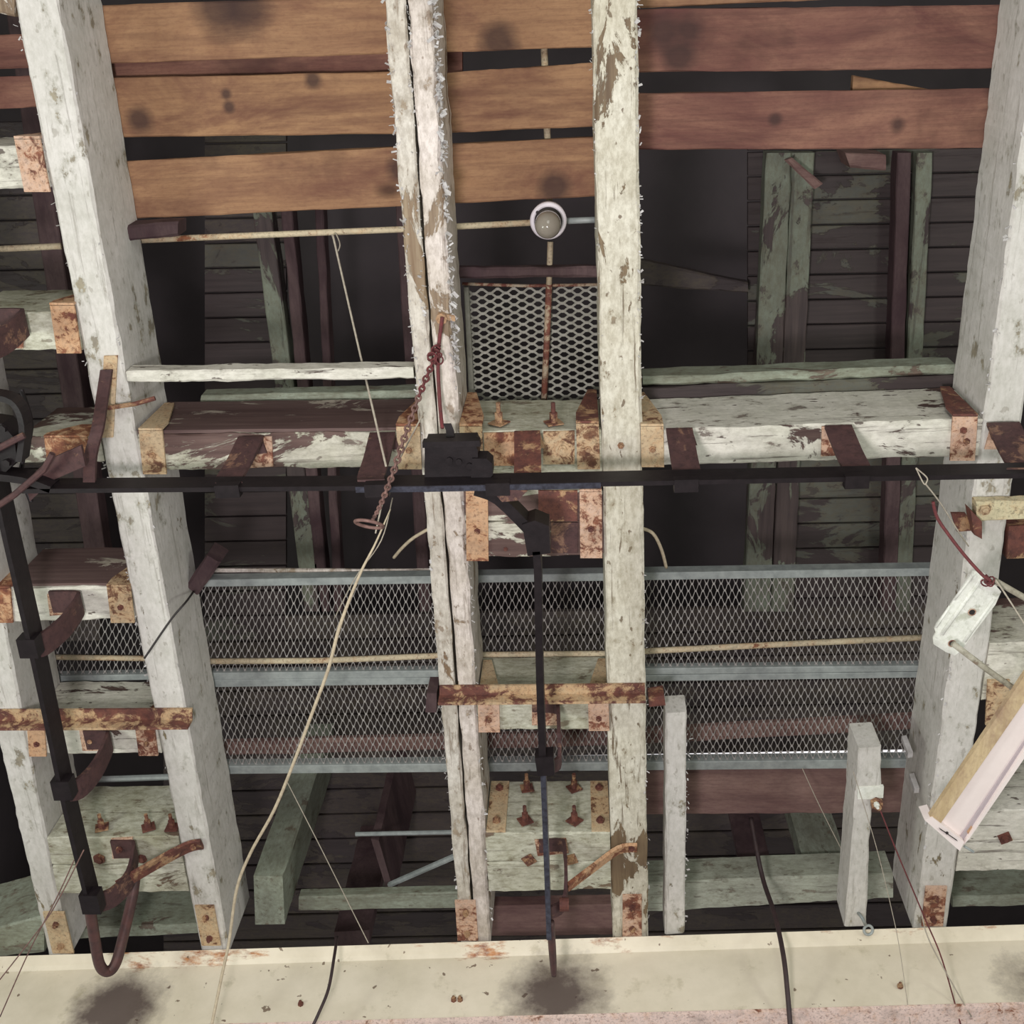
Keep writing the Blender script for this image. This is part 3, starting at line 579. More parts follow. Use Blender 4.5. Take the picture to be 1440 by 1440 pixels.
# ---------------------------------------------------------------- expanded metal screens
def diamond(q, nx, ny, w, th, parent, mat, name='mesh'):
    a, b, c, d = q; bm = MB(); b_ = bm.b
    def at(i, j):
        u, v = i / nx, j / ny; return a.lerp(b, u).lerp(d.lerp(c, u), v)
    ud = (b - a).normalized(); vd = (d - a).normalized()
    for j in range(ny):
        prev = None
        for i2 in range(2 * nx):
            i = (i2 + 1) // 2; top = (i + j) % 2 == 0
            p = at(i + (.16 if i2 % 2 == 0 else -.16), j if top else j + 1) + UZ * (.0015 if top else -.0015)
            # fully welded bonds: strand is wide at the bonds
            vl = (d - a).lerp(c - b, i / nx).normalized(); s = vl * w * .5
            ring = [b_.verts.new(p - s), b_.verts.new(p + s), b_.verts.new(p + s + UZ * th), b_.verts.new(p - s + UZ * th)]
            if prev:
                for k in range(4): b_.faces.new((prev[k], prev[(k + 1) % 4], ring[(k + 1) % 4], ring[k]))
            prev = ring
    o = bm.build(name, mat, parent); o['kind'] = 'stuff'; return o
def fbar(x0, ya0, yb0, x1, ya1, yb1, z, d, parent, mat='galv'):
    return timber('frame_bar', [((x0, ya0), (x0, yb0)), ((x1, ya1), (x1, yb1))], z, d, mat, parent, 6, .002, .0005)
ZM = 3.415
s1 = thing('mesh_screen', P(800, 880, ZM), 'upper long expanded metal screen in a grey frame across three bays', 'mesh screen')
fbar(262, 816, 826, 1330, 799, 810, ZM, .05, s1); fbar(262, 947, 957, 1330, 936, 944, ZM, .04, s1)
diamond([P(262, 822, ZM + .012), P(1330, 806, ZM + .012), P(1330, 940, ZM + .012), P(262, 952, ZM + .012)], 212, 14, 0.0078, .0012, s1, 'mesh')
o = timber('white_strip', [((292, 800), (292, 805)), ((612, 801), (612, 805))], 3.47, .012, 'beam_worn', None, 20, .001, .002); tag(o, 'thin white flaking strip along the left top of the upper long mesh screen', 'strip')
s2 = thing('mesh_screen', P(800, 1020, ZM), 'lower long expanded metal screen, directly below the upper one', 'mesh screen')
fbar(270, 957, 967, 1320, 945, 953, ZM, .04, s2); fbar(290, 1078, 1089, 1310, 1068, 1080, ZM, .05, s2)
diamond([P(270, 963, ZM + .012), P(1320, 950, ZM + .012), P(1310, 1072, ZM + .012), P(290, 1083, ZM + .012)], 208, 14, 0.0078, .0012, s2, 'mesh')
o = timber('daylight_slit', [((672, 1066), (672, 1069)), ((1290, 1055), (1290, 1058))], 3.468, .01, 'daylight', None, 6, .0005, .0002); tag(o, 'thin bright slit of daylight showing as dashes behind the lower long mesh screen', 'daylight slit')
s3 = thing('mesh_screen', P(140, 915, ZM), 'dim piece of expanded metal in the left bay beside the curved rail', 'mesh screen')
fbar(50, 952, 960, 225, 948, 956, ZM, .04, s3); diamond([P(50, 862, ZM + .012), P(225, 858, ZM + .012), P(225, 952, ZM + .012), P(50, 955, ZM + .012)], 34, 10, 0.0078, .0012, s3, 'mesh')
s4 = thing('mesh_screen', P(745, 490, 3.47), 'small expanded metal panel with wide diamonds below the round lamp', 'mesh screen')
diamond([P(655, 408, 3.47), P(846, 402, 3.47), P(852, 572, 3.47), P(664, 576, 3.47)], 17, 31, .0085, .0012, s4, 'meshc')
timber('frame_bar', [((652, 404), (659, 404)), ((660, 580), (668, 580))], 3.455, .03, 'meshc', s4, 6, .002, .0005)
o = timber('back_board', [((300, 1045), (300, 1064)), ((860, 1030), (860, 1050)), ((1300, 1006), (1300, 1026))], 3.468, .03, 'redlow', None, 20); tag(o, 'brown board seen through the lower long mesh screen', 'board')
# ---------------------------------------------------------------- pipes, conduit and lamp
def pipe(name, pts, z, r, mat, label, cat='pipe', sm=0): return tag(MB().tube([P(x, y_, z) for x, y_ in pts], r, 10, sm).build(name, mat, smooth=True), label, cat)
pipe('pipe', [(285, 930), (450, 929), (640, 921), (860, 919), (920, 915), (1100, 906), (1330, 895)], 3.402, .0105, 'pipe', 'cream and rust pipe running under the upper long mesh screen')
pipe('pipe', [(70, 924), (215, 926)], 3.402, .010, 'pipe', 'short cream pipe under the dim mesh in the left bay')
pipe('pipe', [(1390, 892), (1500, 884)], 3.30, .011, 'rod', 'pale pipe end at the right edge beside the white plate')
pipe('conduit', [(-40, 352), (86, 346)], 3.41, .010, 'pipe', 'thin conduit at the left edge, left of the broad beam', 'conduit')
pipe('conduit', [(196, 338), (283, 334), (575, 322), (752, 313)], 3.41, .0095, 'pipe', 'pale flaking conduit running from the lamp to the left', 'conduit')
pipe('conduit', [(793, 311), (860, 308)], 3.41, .0095, 'galv', 'short bright conduit from the lamp to the right', 'conduit')
pipe('drop_pipe', [(774, 340), (772, 400)], 3.43, .009, 'pipe', 'cream upper length of pipe below the lamp')
pipe('drop_pipe', [(772, 400), (769, 480), (765, 562)], 3.43, .010, 'piperust', 'rusty pipe over the small mesh panel')
pipe('feed_pipe', [(765, 60), (770, 200), (773, 300)], 3.441, .010, 'pipe', 'pipe glimpsed between the orange planks above the lamp')
pipe('cross_rod', [(650, 399), (740, 402), (850, 400)], 3.45, .005, 'piperust', 'thin rusty rod along the top of the small mesh panel', 'rod')
LC = P(771, 311, 3.34)
lamp = thing('ceiling_lamp', LC, 'round white ceiling lamp with a frosted glass globe between the middle beams', 'lamp')
MB().lathe(LC, [(.001, .075), (.048, .07), (.052, .02), (.0535, .004), (.050, 0), (.0405, -.002), (.0405, .006), (.001, .008)], 40).build('lamp_base', 'lampw', lamp, True)
for dx, dy in ((-.030, -.026),): MB().cyl(LC + Vector((dx, dy, -.0035)), .0052, .004, 12).build('screw_hole', 'gasket', lamp)
MB().lathe(LC, [(.0395, .004), (.0405, -.004), (.039, -.010)], 32).build('gasket_ring', 'gasket', lamp, True)
MB().lathe(LC, [(.036, 0), (.0375, -.05), (.0365, -.078), (.031, -.094), (.019, -.105), (.008, -.109), (.0005, -.110)], 32).build('globe', 'glass', lamp, True)
MB().lathe(LC, [(.012, 0), (.013, -.015), (.022, -.03), (.021, -.042), (.010, -.050), (.0005, -.052)], 20).build('bulb', 'lampw', lamp, True)
# ---------------------------------------------------------------- overhead rails
ZR = 2.78
rail = thing('overhead_rail', P(720, 686, ZR), 'long black rail crossing the whole picture under the beams', 'rail')
MB().bar([P(30, 691, ZR), P(600, 686, ZR), P(850, 681, ZR), P(1560, 667, ZR)], .013, .078).build('rail_bar', 'black', rail)
for x, yv in ((320, 688), (530, 687), (700, 685), (965, 680), (1205, 675)):
    a, b = P(x - 17, yv + 3, ZR), P(x + 17, yv + 2, ZR)
    MB().poly([a + Vector((0, -.018, -.006)), b + Vector((0, -.018, -.006)), b + Vector((0, .018, -.006)), a + Vector((0, .018, -.006))], (0, 0, .03)).build('rail_clip', 'black', rail)
MB().bar([P(500, 689, ZR - .003), P(600, 688, ZR - .003), P(845, 683, ZR - .003)], .016, .012).build('glint_edge', 'black_glint', rail, label='bluish glint painted along the lower edge')  # thin strip coloured as a bluish glint
def hanger(xb, yb_, xr, yr, label, w=.075, plate=None, mat='hanger'):
    o = thing('rail_hanger', P(xb, yb_, ZB - .015), label, 'hanger')
    MB().ribbon([P(xb + 6, yb_ + 22, ZB - .014), P(xb, yb_ + 4, ZB - .014), P(xb - .5, yb_ + 2, ZB - .03), P((xb + xr) / 2, (yb_ + yr) / 2 - 1, ZB - .14), P(xr, yr - 10, ZR + .08), P(xr, yr - 3, ZR + .03)], Vector((w, 0, 0)), .010, 4).build('strap', mat, o)
    if plate: MB().poly([P(x, y_, ZB - .008) for x, y_ in plate], (0, 0, .007)).build('foot_plate', 'strap', o); 
    return o
hanger(352, 616, 322, 684, 'brown strap hanger on the peeled cross timber, left of the chain', plate=[(350, 616), (382, 614), (384, 656), (352, 658)])
hanger(538, 610, 522, 680, 'brown strap hanger beside the twisted chain')
hanger(742, 608, 742, 680, 'dark strap hanger at the rail switch between the middle beams', mat='rust')
hanger(956, 604, 966, 676, 'brown strap hanger just right of the lamp beam')
hanger(1180, 600, 1206, 672, 'brown strap hanger in the middle of the right bay', plate=[(1156, 600), (1186, 598), (1186, 640), (1155, 642)])
hanger(1412, 596, 1440, 664, 'brown strap hanger on the right beam at the right edge', .09, plate=[(1394, 600), (1420, 598), (1418, 632), (1385, 632)])
# left rail running down the picture
lr = thing('curved_rail', P(80, 1040, ZR), 'black rail descending along the left edge to a looped end', 'rail')
MB().bar([P(-18, 640, ZR), P(2, 738, ZR), P(46, 930, ZR), P(91, 1140, ZR), P(124, 1275, ZR)], .014, .078, 5).build('rail_bar', 'black', lr)
MB().tube([P(124, 1262, ZR + .03), P(133, 1320, ZR + .03), P(140, 1356, ZR + .03), P(151, 1366, ZR + .04), P(163, 1354, ZR + .06), P(175, 1310, ZR + .12), P(186, 1262, ZR + .18), P(190, 1235, ZR + .22)], .0185, 12, 6).build('loop_end', 'hookrust', lr, True, 'worn red brown loop at the rail end')
for x, y_ in ((38, 912), (86, 1112), (126, 1272)):
    MB().poly([P(x - 16, y_ - 12, ZR - .004), P(x + 10, y_ - 12, ZR - .004), P(x + 16, y_ + 14, ZR - .004), P(x - 10, y_ + 14, ZR - .004)], (0, 0, .045)).build('rail_clip', 'black', lr)
def side_hanger(path, label, w=(0, .075, 0), plate=None):
    o = thing('rail_hanger', P(path[0][0], path[0][1], ZB - .01), label, 'hanger')
    MB().ribbon([P(*p) for p in path], w, .011, 4).build('strap', 'hanger', o)
    if plate: MB().poly([P(x, y_, ZB - .008) for x, y_ in plate], (0, 0, .007)).build('foot_plate', 'strap', o)
    return o
side_hanger([(72, 846, ZB - .014), (108, 846, ZB - .014), (112, 852, ZB - .05), (92, 880, ZB - .16), (62, 905, ZR + .06), (44, 908, ZR + .03)], 'brown strap hanger in the left bay beside the dim mesh', plate=[(66, 836), (104, 835), (104, 864), (70, 866)])
side_hanger([(120, 1040, ZB - .014), (150, 1040, ZB - .014), (153, 1046, ZB - .05), (136, 1082, ZB - .17), (112, 1108, ZR + .06), (90, 1112, ZR + .03)], 'brown strap hanger under the rust angle iron in the left bay')
lh = side_hanger([(158, 1194, ZB - .014), (186, 1194, ZB - .014), (190, 1200, ZB - .05), (182, 1236, ZB - .16), (158, 1262, ZR + .08), (126, 1272, ZR + .03)], 'lowest brown strap hanger at the looped rail end', plate=[(156, 1180), (186, 1178), (188, 1206), (158, 1208)])
bolt(168, 1194, ZB - .02, lh, .012, .014)
MB().ribbon([P(284, 1187, ZB - .012), P(262, 1192, ZB - .016), P(215, 1217, ZB - .1), (P(166, 1246, ZB - .18))], (0, .05, .02), .012, 4).build('brace', 'rust', lh, label='rusty diagonal brace')
bolt(272, 1190, ZB - .02, lh, .012, .012)
side_hanger([(0, 452, ZB - .014), (30, 452, ZB - .014), (33, 456, ZB - .05), (4, 480, ZB - .16), (-30, 492, ZR + .06)], 'brown strap hanger end at the left edge under the olive cross timber', plate=[(-30, 446), (24, 446), (32, 456), (32, 490), (-30, 490)])
side_hanger([(150, 520, ZB - .012), (144, 560, ZB - .05), (138, 600, ZB - .16), (128, 640, ZR + .12), (126, 684, ZR + .04)], 'brown strap crossing the broad left beam down to the black rail', (.034, 0, 0))
# cluster at the left junction
jn = thing('rail_junction', P(10, 620, ZR), 'black greasy rail junction tangle at the left edge', 'rail switch')
MB().poly([P(-40, 590, ZR + .02), P(2, 596, ZR + .02), P(20, 616, ZR + .02), P(24, 648, ZR + .02), P(8, 664, ZR + .02), P(-40, 668, ZR + .02)], (0, 0, .07)).build('casting', 'black', jn)
MB().bar([P(-40, 668, ZR), P(30, 676, ZR), P(70, 689, ZR)], .02, .06, 4).build('guide', 'black', jn)
MB().bar([P(-30, 556, ZR + .06), P(14, 566, ZR + .05), P(30, 600, ZR + .03), P(26, 650, ZR)], .016, .05, 5).build('curved_guide', 'black', jn)
MB().tube([P(-20, 640, ZR - .01), P(14, 622, ZR - .01), P(34, 612, ZR)], .009, 8).build('pull_rod', 'hanger', jn)
MB().tube([P(44, 706, ZR + .1), P(30, 660, ZR + .12), P(44, 600, ZR + .14), P(30, 548, ZR + .16)], .007, 8, 4).build('pull_rod', 'black', jn)
for x, y_ in ((2, 604), (8, 652), (-6, 630)): MB().cyl(P(x, y_, ZR + .006), .011, .014, 6).build('stud', 'black', jn)
q = MB(); q.ribbon([P(118, 640, ZR + .05), P(72, 660, ZR + .05), P(40, 690, ZR + .05)], (0, .06, 0), .012); q.tube([P(74, 638, ZR), P(62, 660, ZR), P(20, 696, ZR), P(-10, 716, ZR)], .009, 8)
tag(q.build('junction_arm', 'hanger'), 'brown iron arm reaching left from the broad beam to the rail junction', 'rail switch')
tag(MB().tube([P(150, 574, ZB - .03), P(190, 568, ZB - .02), P(218, 560, ZB - .01)], .007, 8).build('tie_rod', 'rust'), 'short rusty rod across the broad left beam above the rail', 'rod')
q = MB(); q.ribbon([P(156, 500, ZB - .004), P(154, 540, ZB - .004), P(150, 615, ZB - .004)], (.04, 0, 0), .006); tag(q.build('flat_bracket', 'strap_cream'), 'cream and rust flat bracket on the broad left beam above the rail', 'bracket')
# rail switch on the double beam
sw = thing('rail_switch', P(640, 655, ZR), 'black greasy rail switch with lever on the double beam', 'rail switch')
q = MB(); q.poly([P(597, 626, ZR + .06), P(668, 624, ZR + .06), P(672, 634, ZR + .06), P(672, 676, ZR + .06), P(597, 678, ZR + .06)], (0, 0, .09)); q.build('housing', 'black', sw)
MB().poly([P(664, 645, ZR + .05), P(684, 645, ZR + .05), P(692, 652, ZR + .05), P(693, 668, ZR + .05), P(686, 676, ZR + .05), P(662, 676, ZR + .05)], (0, 0, .06)).build('latch', 'black', sw)
MB().ribbon([P(634, 634, ZR + .1), P(633, 606, ZR + .14), P(629, 596, ZR + .15)], (.022, 0, 0), .014).build('lever', 'black', sw)
MB().poly([P(594, 622, ZR + .055), P(674, 620, ZR + .055), P(676, 628, ZR + .055), P(594, 630, ZR + .055)], (0, 0, .03)).build('cover_lip', 'black', sw)
for x, y_ in ((632, 648), (645, 650), (660, 656)): MB().cyl(P(x, y_, ZR + .052), .009, .012, 8).build('stud', 'black', sw)
MB().bar([P(668, 690, ZR + .01), P(700, 703, ZR + .01), P(742, 744, ZR + .01)], .030, .07, 3).build('tongue', 'black', sw)
MB().poly([P(690, 688, ZR - .004), P(742, 690, ZR - .004), P(728, 704, ZR - .004), P(706, 706, ZR - .004)], (0, 0, .012)).build('guide_plate', 'hanger', sw)
MB().poly([P(734, 738, ZR), P(752, 732, ZR), P(772, 740, ZR), P(774, 778, ZR), P(742, 782, ZR), P(738, 760, ZR)], (0, 0, .08)).build('joint_block', 'black', sw)
q = MB(); q.cyl(P(622, 446, ZB - .002), .016, .022, 8, -UZ); q.poly([P(616, 440, ZB - .012), P(640, 444, ZB - .012), P(640, 452, ZB - .012), P(628, 450, ZB - .012)], (0, 0, .01))
tag(q.build('rope_cleat', 'rust'), 'small rusty cleat high on the double beam holding the red rope', 'cleat')
# branch rail running down the middle
br = thing('branch_rail', P(762, 1000, ZR), 'black branch rail running down between the middle beams to a pointed end', 'rail')
MB().bar([P(754, 776, ZR), P(756, 800, ZR), P(757, 850, ZR), P(759, 960, ZR), P(763, 1072, ZR)], .021, .085, 4).build('rail_bar', 'black', br)
MB().bar([P(763, 1072, ZR), P(766, 1150, ZR), P(771, 1290, ZR), P(772, 1322, ZR)], .016, .07, 4).build('rail_end_bar', 'black_glint', br, label='black lower length with a bluish highlight in its colour')  # lower length coloured lighter and bluer as a painted highlight
MB().tube([P(774, 1296, ZR + .02), P(777, 1340, ZR + .01), P(779, 1372, ZR)], lambda u: .013 * (1 - .35 * u ** 3), 10, 5).build('rail_tip', 'hookrust', br, True, 'worn brown rounded tip')
MB().poly([P(752, 1066, ZR - .003), P(778, 1064, ZR - .003), P(780, 1090, ZR - .003), P(756, 1092, ZR - .003)], (0, 0, .05)).build('rail_clip', 'black', br)
side_hanger([(748, 992, ZB - .014), (780, 994, ZB - .014), (785, 1002, ZB - .05), (786, 1040, ZB - .2), (786, 1072, ZR + .08), (768, 1078, ZR + .03)], 'dark hooked hanger holding the branch rail under the rust angle iron', (0, .045, 0))
h2 = side_hanger([(758, 1190, ZB - .014), (788, 1188, ZB - .014), (794, 1196, ZB - .05), (796, 1240, ZB - .2), (792, 1272, ZR + .08), (772, 1284, ZR + .03)], 'rusty hooked hanger at the lower end of the branch rail', (0, .05, 0), plate=[(752, 1182), (796, 1180), (800, 1200), (756, 1204)])
MB().ribbon([P(896, 1192, ZB - .010), P(870, 1195, ZB - .016), P(835, 1220, ZB - .1), P(798, 1248, ZB - .2)], (0, .04, .015), .012, 4).build('brace', 'strap_orange', h2, label='rusty diagonal brace')
bolt(888, 1192, ZB - .016, h2, .012, .012)
MB().cyl(P(787, 1272, ZR + .06), .022, .03, 16, (1, 0, 0)).build('knuckle', 'rust', h2)
# rust angle irons under the beams
def angle(x0, ya, x1, yb_, h, label):
    o = MB(); a, b = P(x0, ya, ZB - .012), P(x1, yb_, ZB - .012); c_, d_ = P(x1, yb_ + h, ZB - .012), P(x0, ya + h, ZB - .012)
    o.poly([a, b, c_, d_], (0, 0, .008)); o.poly([d_, c_, c_ + Vector((0, -.009, 0)), d_ + Vector((0, -.009, 0))], (0, 0, -.045))
    return tag(o.build('angle_iron', 'angle'), label, 'angle iron')
angle(-60, 999, 270, 997, 18, 'rusty angle iron across the two left beams')
angle(618, 965, 907, 962, 16, 'rusty angle iron across the two middle beams')
o = MB(); o.poly([P(600, 975, ZB), P(614, 975, ZB), P(614, 1002, ZB), P(598, 1002, ZB)], (0, 0, .1)); tag(o.build('wood_wedge', 'dark'), 'small brown wedge left of the double beam by the angle iron', 'wedge')
o = MB(); o.poly([P(912, 982, ZB), P(934, 978, ZB), P(936, 992, ZB), P(913, 994, ZB)], (0, 0, .06)); tag(o.build('iron_lug', 'rust'), 'rusty lug between the lamp beam and the slim white post', 'lug')
# two white posts right of the lamp beam
o = thing('white_post', P(948, 1150, ZB), 'slim white post right of the lamp beam, reaching the girder', 'post')
timber('timber', [((936, 1003), (966, 1001)), ((935, 1314), (963, 1312))], ZB, .10, 'beam_smooth', o, 40, .005, .003); flakes(o, (967, 1030), (963, 1300), ZB, 50, .009, (1, 0, 0))
o = thing('white_post', P(1210, 1180, ZB), 'bolted white post with a slanting top, left of the right beam', 'post')
q = MB(); st = [((1207, 1052), (1240, 1050)), ((1204, 1110), (1239, 1108)), ((1203, 1126), (1226, 1126)), ((1188, 1303), (1218, 1302))]
timber('timber', st, ZB, .14, 'beam_smooth', o, 44, .006, .004)
q = MB(); q.poly([P(1206, 1108, ZB - .006), P(1243, 1106, ZB - .006), P(1242, 1122, ZB - .006), P(1226, 1124, ZB - .006), P(1206, 1124, ZB - .006)], (0, 0, .012)); q.build('plate', 'plate', o)
bolt(1232, 1128, ZB - .01, o, .021, .026, 'rust'); bolt(1232, 1130, ZB - .034, o, .009, .02, 'plate')
q = MB(); q.torus(P(1221, 1308, ZB - .03), .016, .005, (.2, -.5, -1), 18, 8, 1.0); q.tube([P(1207, 1284, ZB), P(1212, 1290, ZB - .03), P(1217, 1300, ZB - .03)], .006, 8)
tag(q.build('eye_bolt', 'galv', None, True), 'grey eye bolt at the foot of the bolted white post', 'eye bolt')
# ---------------------------------------------------------------- hanging fixture and plate at the right
fx = thing('light_trough', P(1330, 1170, 2.68), 'white enamel light trough with a tan wooden side, slanting in from the right edge', 'light fixture')
Z2 = 2.68
def slab(pts, z, h, name, mat, label=None): return MB().poly([P(x, y_, z) for x, y_ in pts], (0, 0, h)).build(name, mat, fx, label=label)
slab([(1305, 1153), (1320, 1162), (1520, 872), (1520, 832)], Z2 - .004, .018, 'side_board', 'tan', 'pale tan wooden side')
slab([(1317, 1160), (1357, 1187), (1520, 945), (1520, 870)], Z2 + .012, .05, 'reflector', 'troughw')
slab([(1346, 1184), (1355, 1188), (1520, 945), (1520, 925)], Z2 + .006, .03, 'inner_lip', 'groove', 'grey strip beside the rim')
slab([(1355, 1188), (1363, 1180), (1520, 950), (1520, 932)], Z2 - .006, .07, 'rim', 'troughw')
slab([(1300, 1153), (1312, 1150), (1356, 1184), (1350, 1197)], Z2 - .010, .06, 'end_cap', 'troughw')
MB().ribbon([P(1321, 1165, Z2 - .014), P(1346, 1182, Z2 - .014)], (.004, .006, 0), .002).build('slot', 'gasket', fx)
MB().cyl(P(1332, 1172, Z2 - .016), .004, .004, 10).build('screw', 'gasket', fx)
MB().tube([P(1356, 1190, Z2), P(1369, 1198, Z2)], .004, 8).build('pin', 'galv', fx)
MB().poly([P(1360, 1170, Z2 + .003), P(1366, 1162, Z2 + .003), P(1368, 1164, Z2 + .003), P(1362, 1175, Z2 + .003)], (0, 0, .004)).build('rust_chip', 'strap_orange', fx)
pl = thing('steel_plate', P(1362, 860, 2.74), 'white steel plate with two holes hanging from a knotted rope at the right', 'plate')
ZP = 2.74
MB().poly([P(x, y_, ZP) for x, y_ in ((1369, 803), (1384, 806), (1408, 832), (1400, 850), (1352, 914), (1343, 922), (1330, 917), (1313, 906), (1312, 897), (1316, 890), (1314, 884), (1318, 876), (1336, 852), (1337, 850), (1341, 844))], (0, 0, .005)).build('sheet', 'plate', pl)
for a, b, r in (((1381, 812), (1324, 892), .006), ((1398, 842), (1356, 902), .005), ((1372, 804), (1342, 843), .004), ((1336, 852), (1316, 882), .004)):
    MB().tube([P(*a, ZP), P(*b, ZP)], r, 8).build('ridge', 'plate', pl, True)
for x, y_ in ((1367, 861), (1339, 905)):
    MB().cyl(P(x, y_, ZP - .002), .0085, .002, 16).build('hole', 'gasket', pl); MB().torus(P(x, y_, ZP - .002), .0095, .0016, UZ, 20, 6).build('hole_rim', 'strap', pl, True)
pipe('rod', [(1340, 905), (1390, 943), (1470, 1000)], 2.70, .0085, 'rod', 'worn pale rod passing through the lower hole of the white plate', 'rod')
pipe('rod', [(1398, 816), (1440, 840), (1500, 872)], 2.70, .0085, 'rod', 'worn pale rod at the upper end of the white plate', 'rod')
q = MB()
for i in range(9): q.torus(P(1391 + random.uniform(-6, 6), 816 + random.uniform(-5, 5), 2.69 + random.uniform(-.01, .01)), random.uniform(.006, .012), .0022, (random.uniform(-1, 1), random.uniform(-1, 1), random.uniform(-1, 1)), 12, 6)
tag(q.build('rope_knot', 'redcord', None, True), 'red knot tied round the top of the white plate', 'knot')
# ---------------------------------------------------------------- ropes, cords and chain
def cord(name, pts, r, mat, label, cat='cord', sm=6): return tag(MB().tube([P(*p) for p in pts], r, 7, sm).build(name, mat, None, True), label, cat)
cord('rope', [(1312, 706, 2.79), (1318, 728, 2.8), (1334, 752, 2.78), (1354, 778, 2.74), (1376, 803, 2.70), (1390, 816, 2.69)], .0045, 'redcord', 'dark red rope from the pale string to the white plate', 'rope')
cord('string', [(1288, 658, 2.76), (1303, 671, 2.76), (1303, 678, 2.76), (1299, 680, 2.76), (1288, 658, 2.76)], .0018, 'string', 'small loop of pale string tied on the black rail in the right bay', 'string')
cord('string', [(1301, 680, 2.76), (1322, 707, 2.8), (1348, 748, 2.85), (1362, 768, 2.9)], .002, 'string', 'pale string hanging from the loop on the black rail', 'string')
cord('string', [(1400, 815, 2.68), (1420, 845, 2.66), (1446, 886, 2.64)], .0022, 'string', 'pale string running off the right edge from the red knot', 'string')
cord('rope', [(622, 446, ZB - .03), (616, 500, ZB - .03), (618, 560, ZB - .05), (622, 602, ZR + .2)], .0055, 'redcord', 'dark red rope hanging from the cleat to the switch lever', 'rope')
q = MB()
for i in range(12): q.torus(P(614 + random.uniform(-8, 6), 498 + random.uniform(-12, 10), ZB - .04 + random.uniform(-.012, .008)), random.uniform(.006, .013), .0026, (random.uniform(-1, 1), random.uniform(-1, 1), random.uniform(-1, 1)), 12, 6)
tag(q.build('rope_knot', 'redcord', None, True), 'red knot on the double beam at the top of the chain', 'knot')
chain = thing('chain', P(615, 498, ZB - .05), 'twisted rusty chain hanging from the red knot to an iron ring', 'chain')
cp = catmull([P(612, 502, ZB - .05), P(592, 550, ZB - .14), P(572, 606, ZB - .24), P(553, 664, ZB - .36), P(536, 708, ZB - .46), P(524, 731, ZB - .5)], 8)
acc, last = 0, None
for i in range(len(cp) - 1):
    a, b = cp[i], cp[i + 1]; d_ = (b - a); nrm = d_.cross(Vector((1, .2, 0)) if i % 2 else Vector((0, .3, 1)))
    MB().torus(mid(a, b), d_.length * .42, .0034, nrm, 14, 6, 1.5, d_).build('link', 'ring' if i > 8 else 'redcord', chain, True)
MB().torus(P(519, 737, ZB - .52), .0345, .0045, (.15, -.75, .6), 32, 8, 1.05).build('ring', 'ring', chain, True, 'round iron ring at the chain end')
cord('cord', [(468, 330, 3.36), (500, 470, 3.25), (530, 600, 3.0), (543, 656, 2.9)], .0032, 'string', 'grey cord from the lamp conduit down to the chain')
cord('cord', [(474, 356, 3.36), (478, 344, 3.36), (472, 328, 3.40), (466, 326, 3.41), (470, 340, 3.38)], .002, 'string', 'cord loop tied round the pale flaking conduit')
cord('cord', [(596, 580, 2.98), (560, 650, 2.86), (540, 700, 2.74), (528, 750, 2.7)], .0022, 'string', 'thin cord hanging along the twisted chain')
cord('long_cord', [(549, 716, 2.80), (528, 764, 2.8), (505, 810, 2.8), (478, 880, 2.82), (462, 940, 2.84), (440, 1000, 2.85), (412, 1075, 2.86), (385, 1140, 2.88), (352, 1200, 2.9), (333, 1250, 2.9), (322, 1325, 2.86), (312, 1372, 2.78), (296, 1450, 2.66)], lambda u: .0018 + .0034 * min(1, u * 4), 'cream', 'long cream cord curving down from the chain ring over the girder')
cord('string', [(552, 700, 2.86), (536, 760, 2.8), (500, 812, 2.86), (470, 870, 3.0)], .0016, 'string', 'thin strand beside the upper end of the long cream cord', 'string')
cord('cable', [(606, 742, 3.2), (582, 756, 3.25), (566, 770, 3.3), (554, 784, 3.36)], .0055, 'cream', 'short cream cable stub left of the double beam')
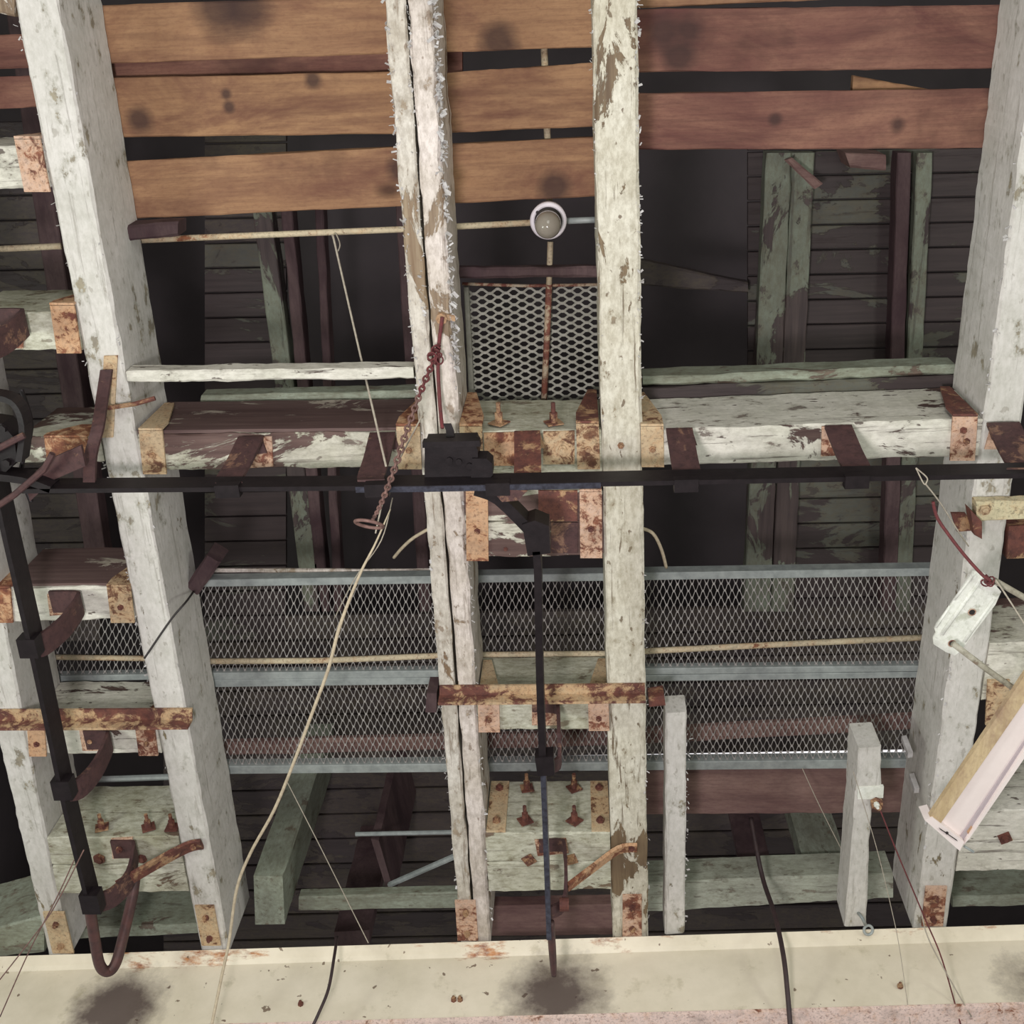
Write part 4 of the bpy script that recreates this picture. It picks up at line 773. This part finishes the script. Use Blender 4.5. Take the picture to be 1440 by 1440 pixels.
cord('cable', [(900, 742, 3.2), (918, 750, 3.25), (930, 772, 3.3), (937, 798, 3.36)], .0055, 'cream', 'short cream cable stub right of the lamp beam')
cord('cable', [(1056, 1150, 3.5), (1064, 1195, 3.4), (1074, 1240, 3.3), (1090, 1288, 3.1), (1102, 1345, 2.9), (1108, 1400, 2.78), (1112, 1450, 2.7)], .0085, 'darkcord', 'thick dark cord hanging over the girder right of the middle')
cord('cable', [(474, 1318, 3.06), (470, 1345, 2.92), (462, 1390, 2.8), (448, 1425, 2.72), (436, 1450, 2.68)], .0055, 'darkcord', 'thin dark cord over the girder left of the double beam')
cord('string', [(404, 1100, 3.3), (450, 1190, 3.2), (500, 1290, 3.1), (518, 1326, 3.05)], .0018, 'string', 'thin thread crossing the hollow left of the double beam', 'string')
cord('string', [(118, 1195, 2.7), (86, 1258, 2.68), (60, 1300, 2.66), (-10, 1390, 2.6)], .002, 'string', 'upper thin brown string at the lower left', 'string').data.materials[0] = M['ring']
cord('string', [(104, 1210, 2.7), (80, 1262, 2.68), (40, 1340, 2.64), (0, 1430, 2.6)], .002, 'string', 'lower thin brown string at the lower left', 'string').data.materials[0] = M['ring']
cord('wire', [(272, 832, ZB + .2), (262, 846, ZB - .003), (240, 872, ZB - .05), (203, 926, ZB - .1)], .0035, 'gasket', 'straight black wire across the broad left beam', 'wire')
cord('string', [(1238, 1140, 3.0), (1262, 1200, 2.96), (1300, 1290, 2.9), (1325, 1350, 2.84), (1352, 1445, 2.76)], .0024, 'redcord', 'reddish string from the bolted white post over the girder', 'string')
cord('string', [(1296, 1285, 2.9), (1310, 1330, 2.86), (1366, 1430, 2.76)], .0022, 'string', 'pale string crossing the right end of the girder', 'string')
cord('string', [(1200, 1085, 3.0), (1232, 1190, 2.96), (1254, 1280, 2.92), (1266, 1340, 2.86), (1280, 1440, 2.76)], .0013, 'string', 'fine thread past the eye bolt over the girder', 'string')
cord('string', [(1128, 1080, 3.35), (1152, 1132, 3.3), (1184, 1196, 3.25)], .0015, 'string', 'fine thread in front of the weathered brown plank', 'string')
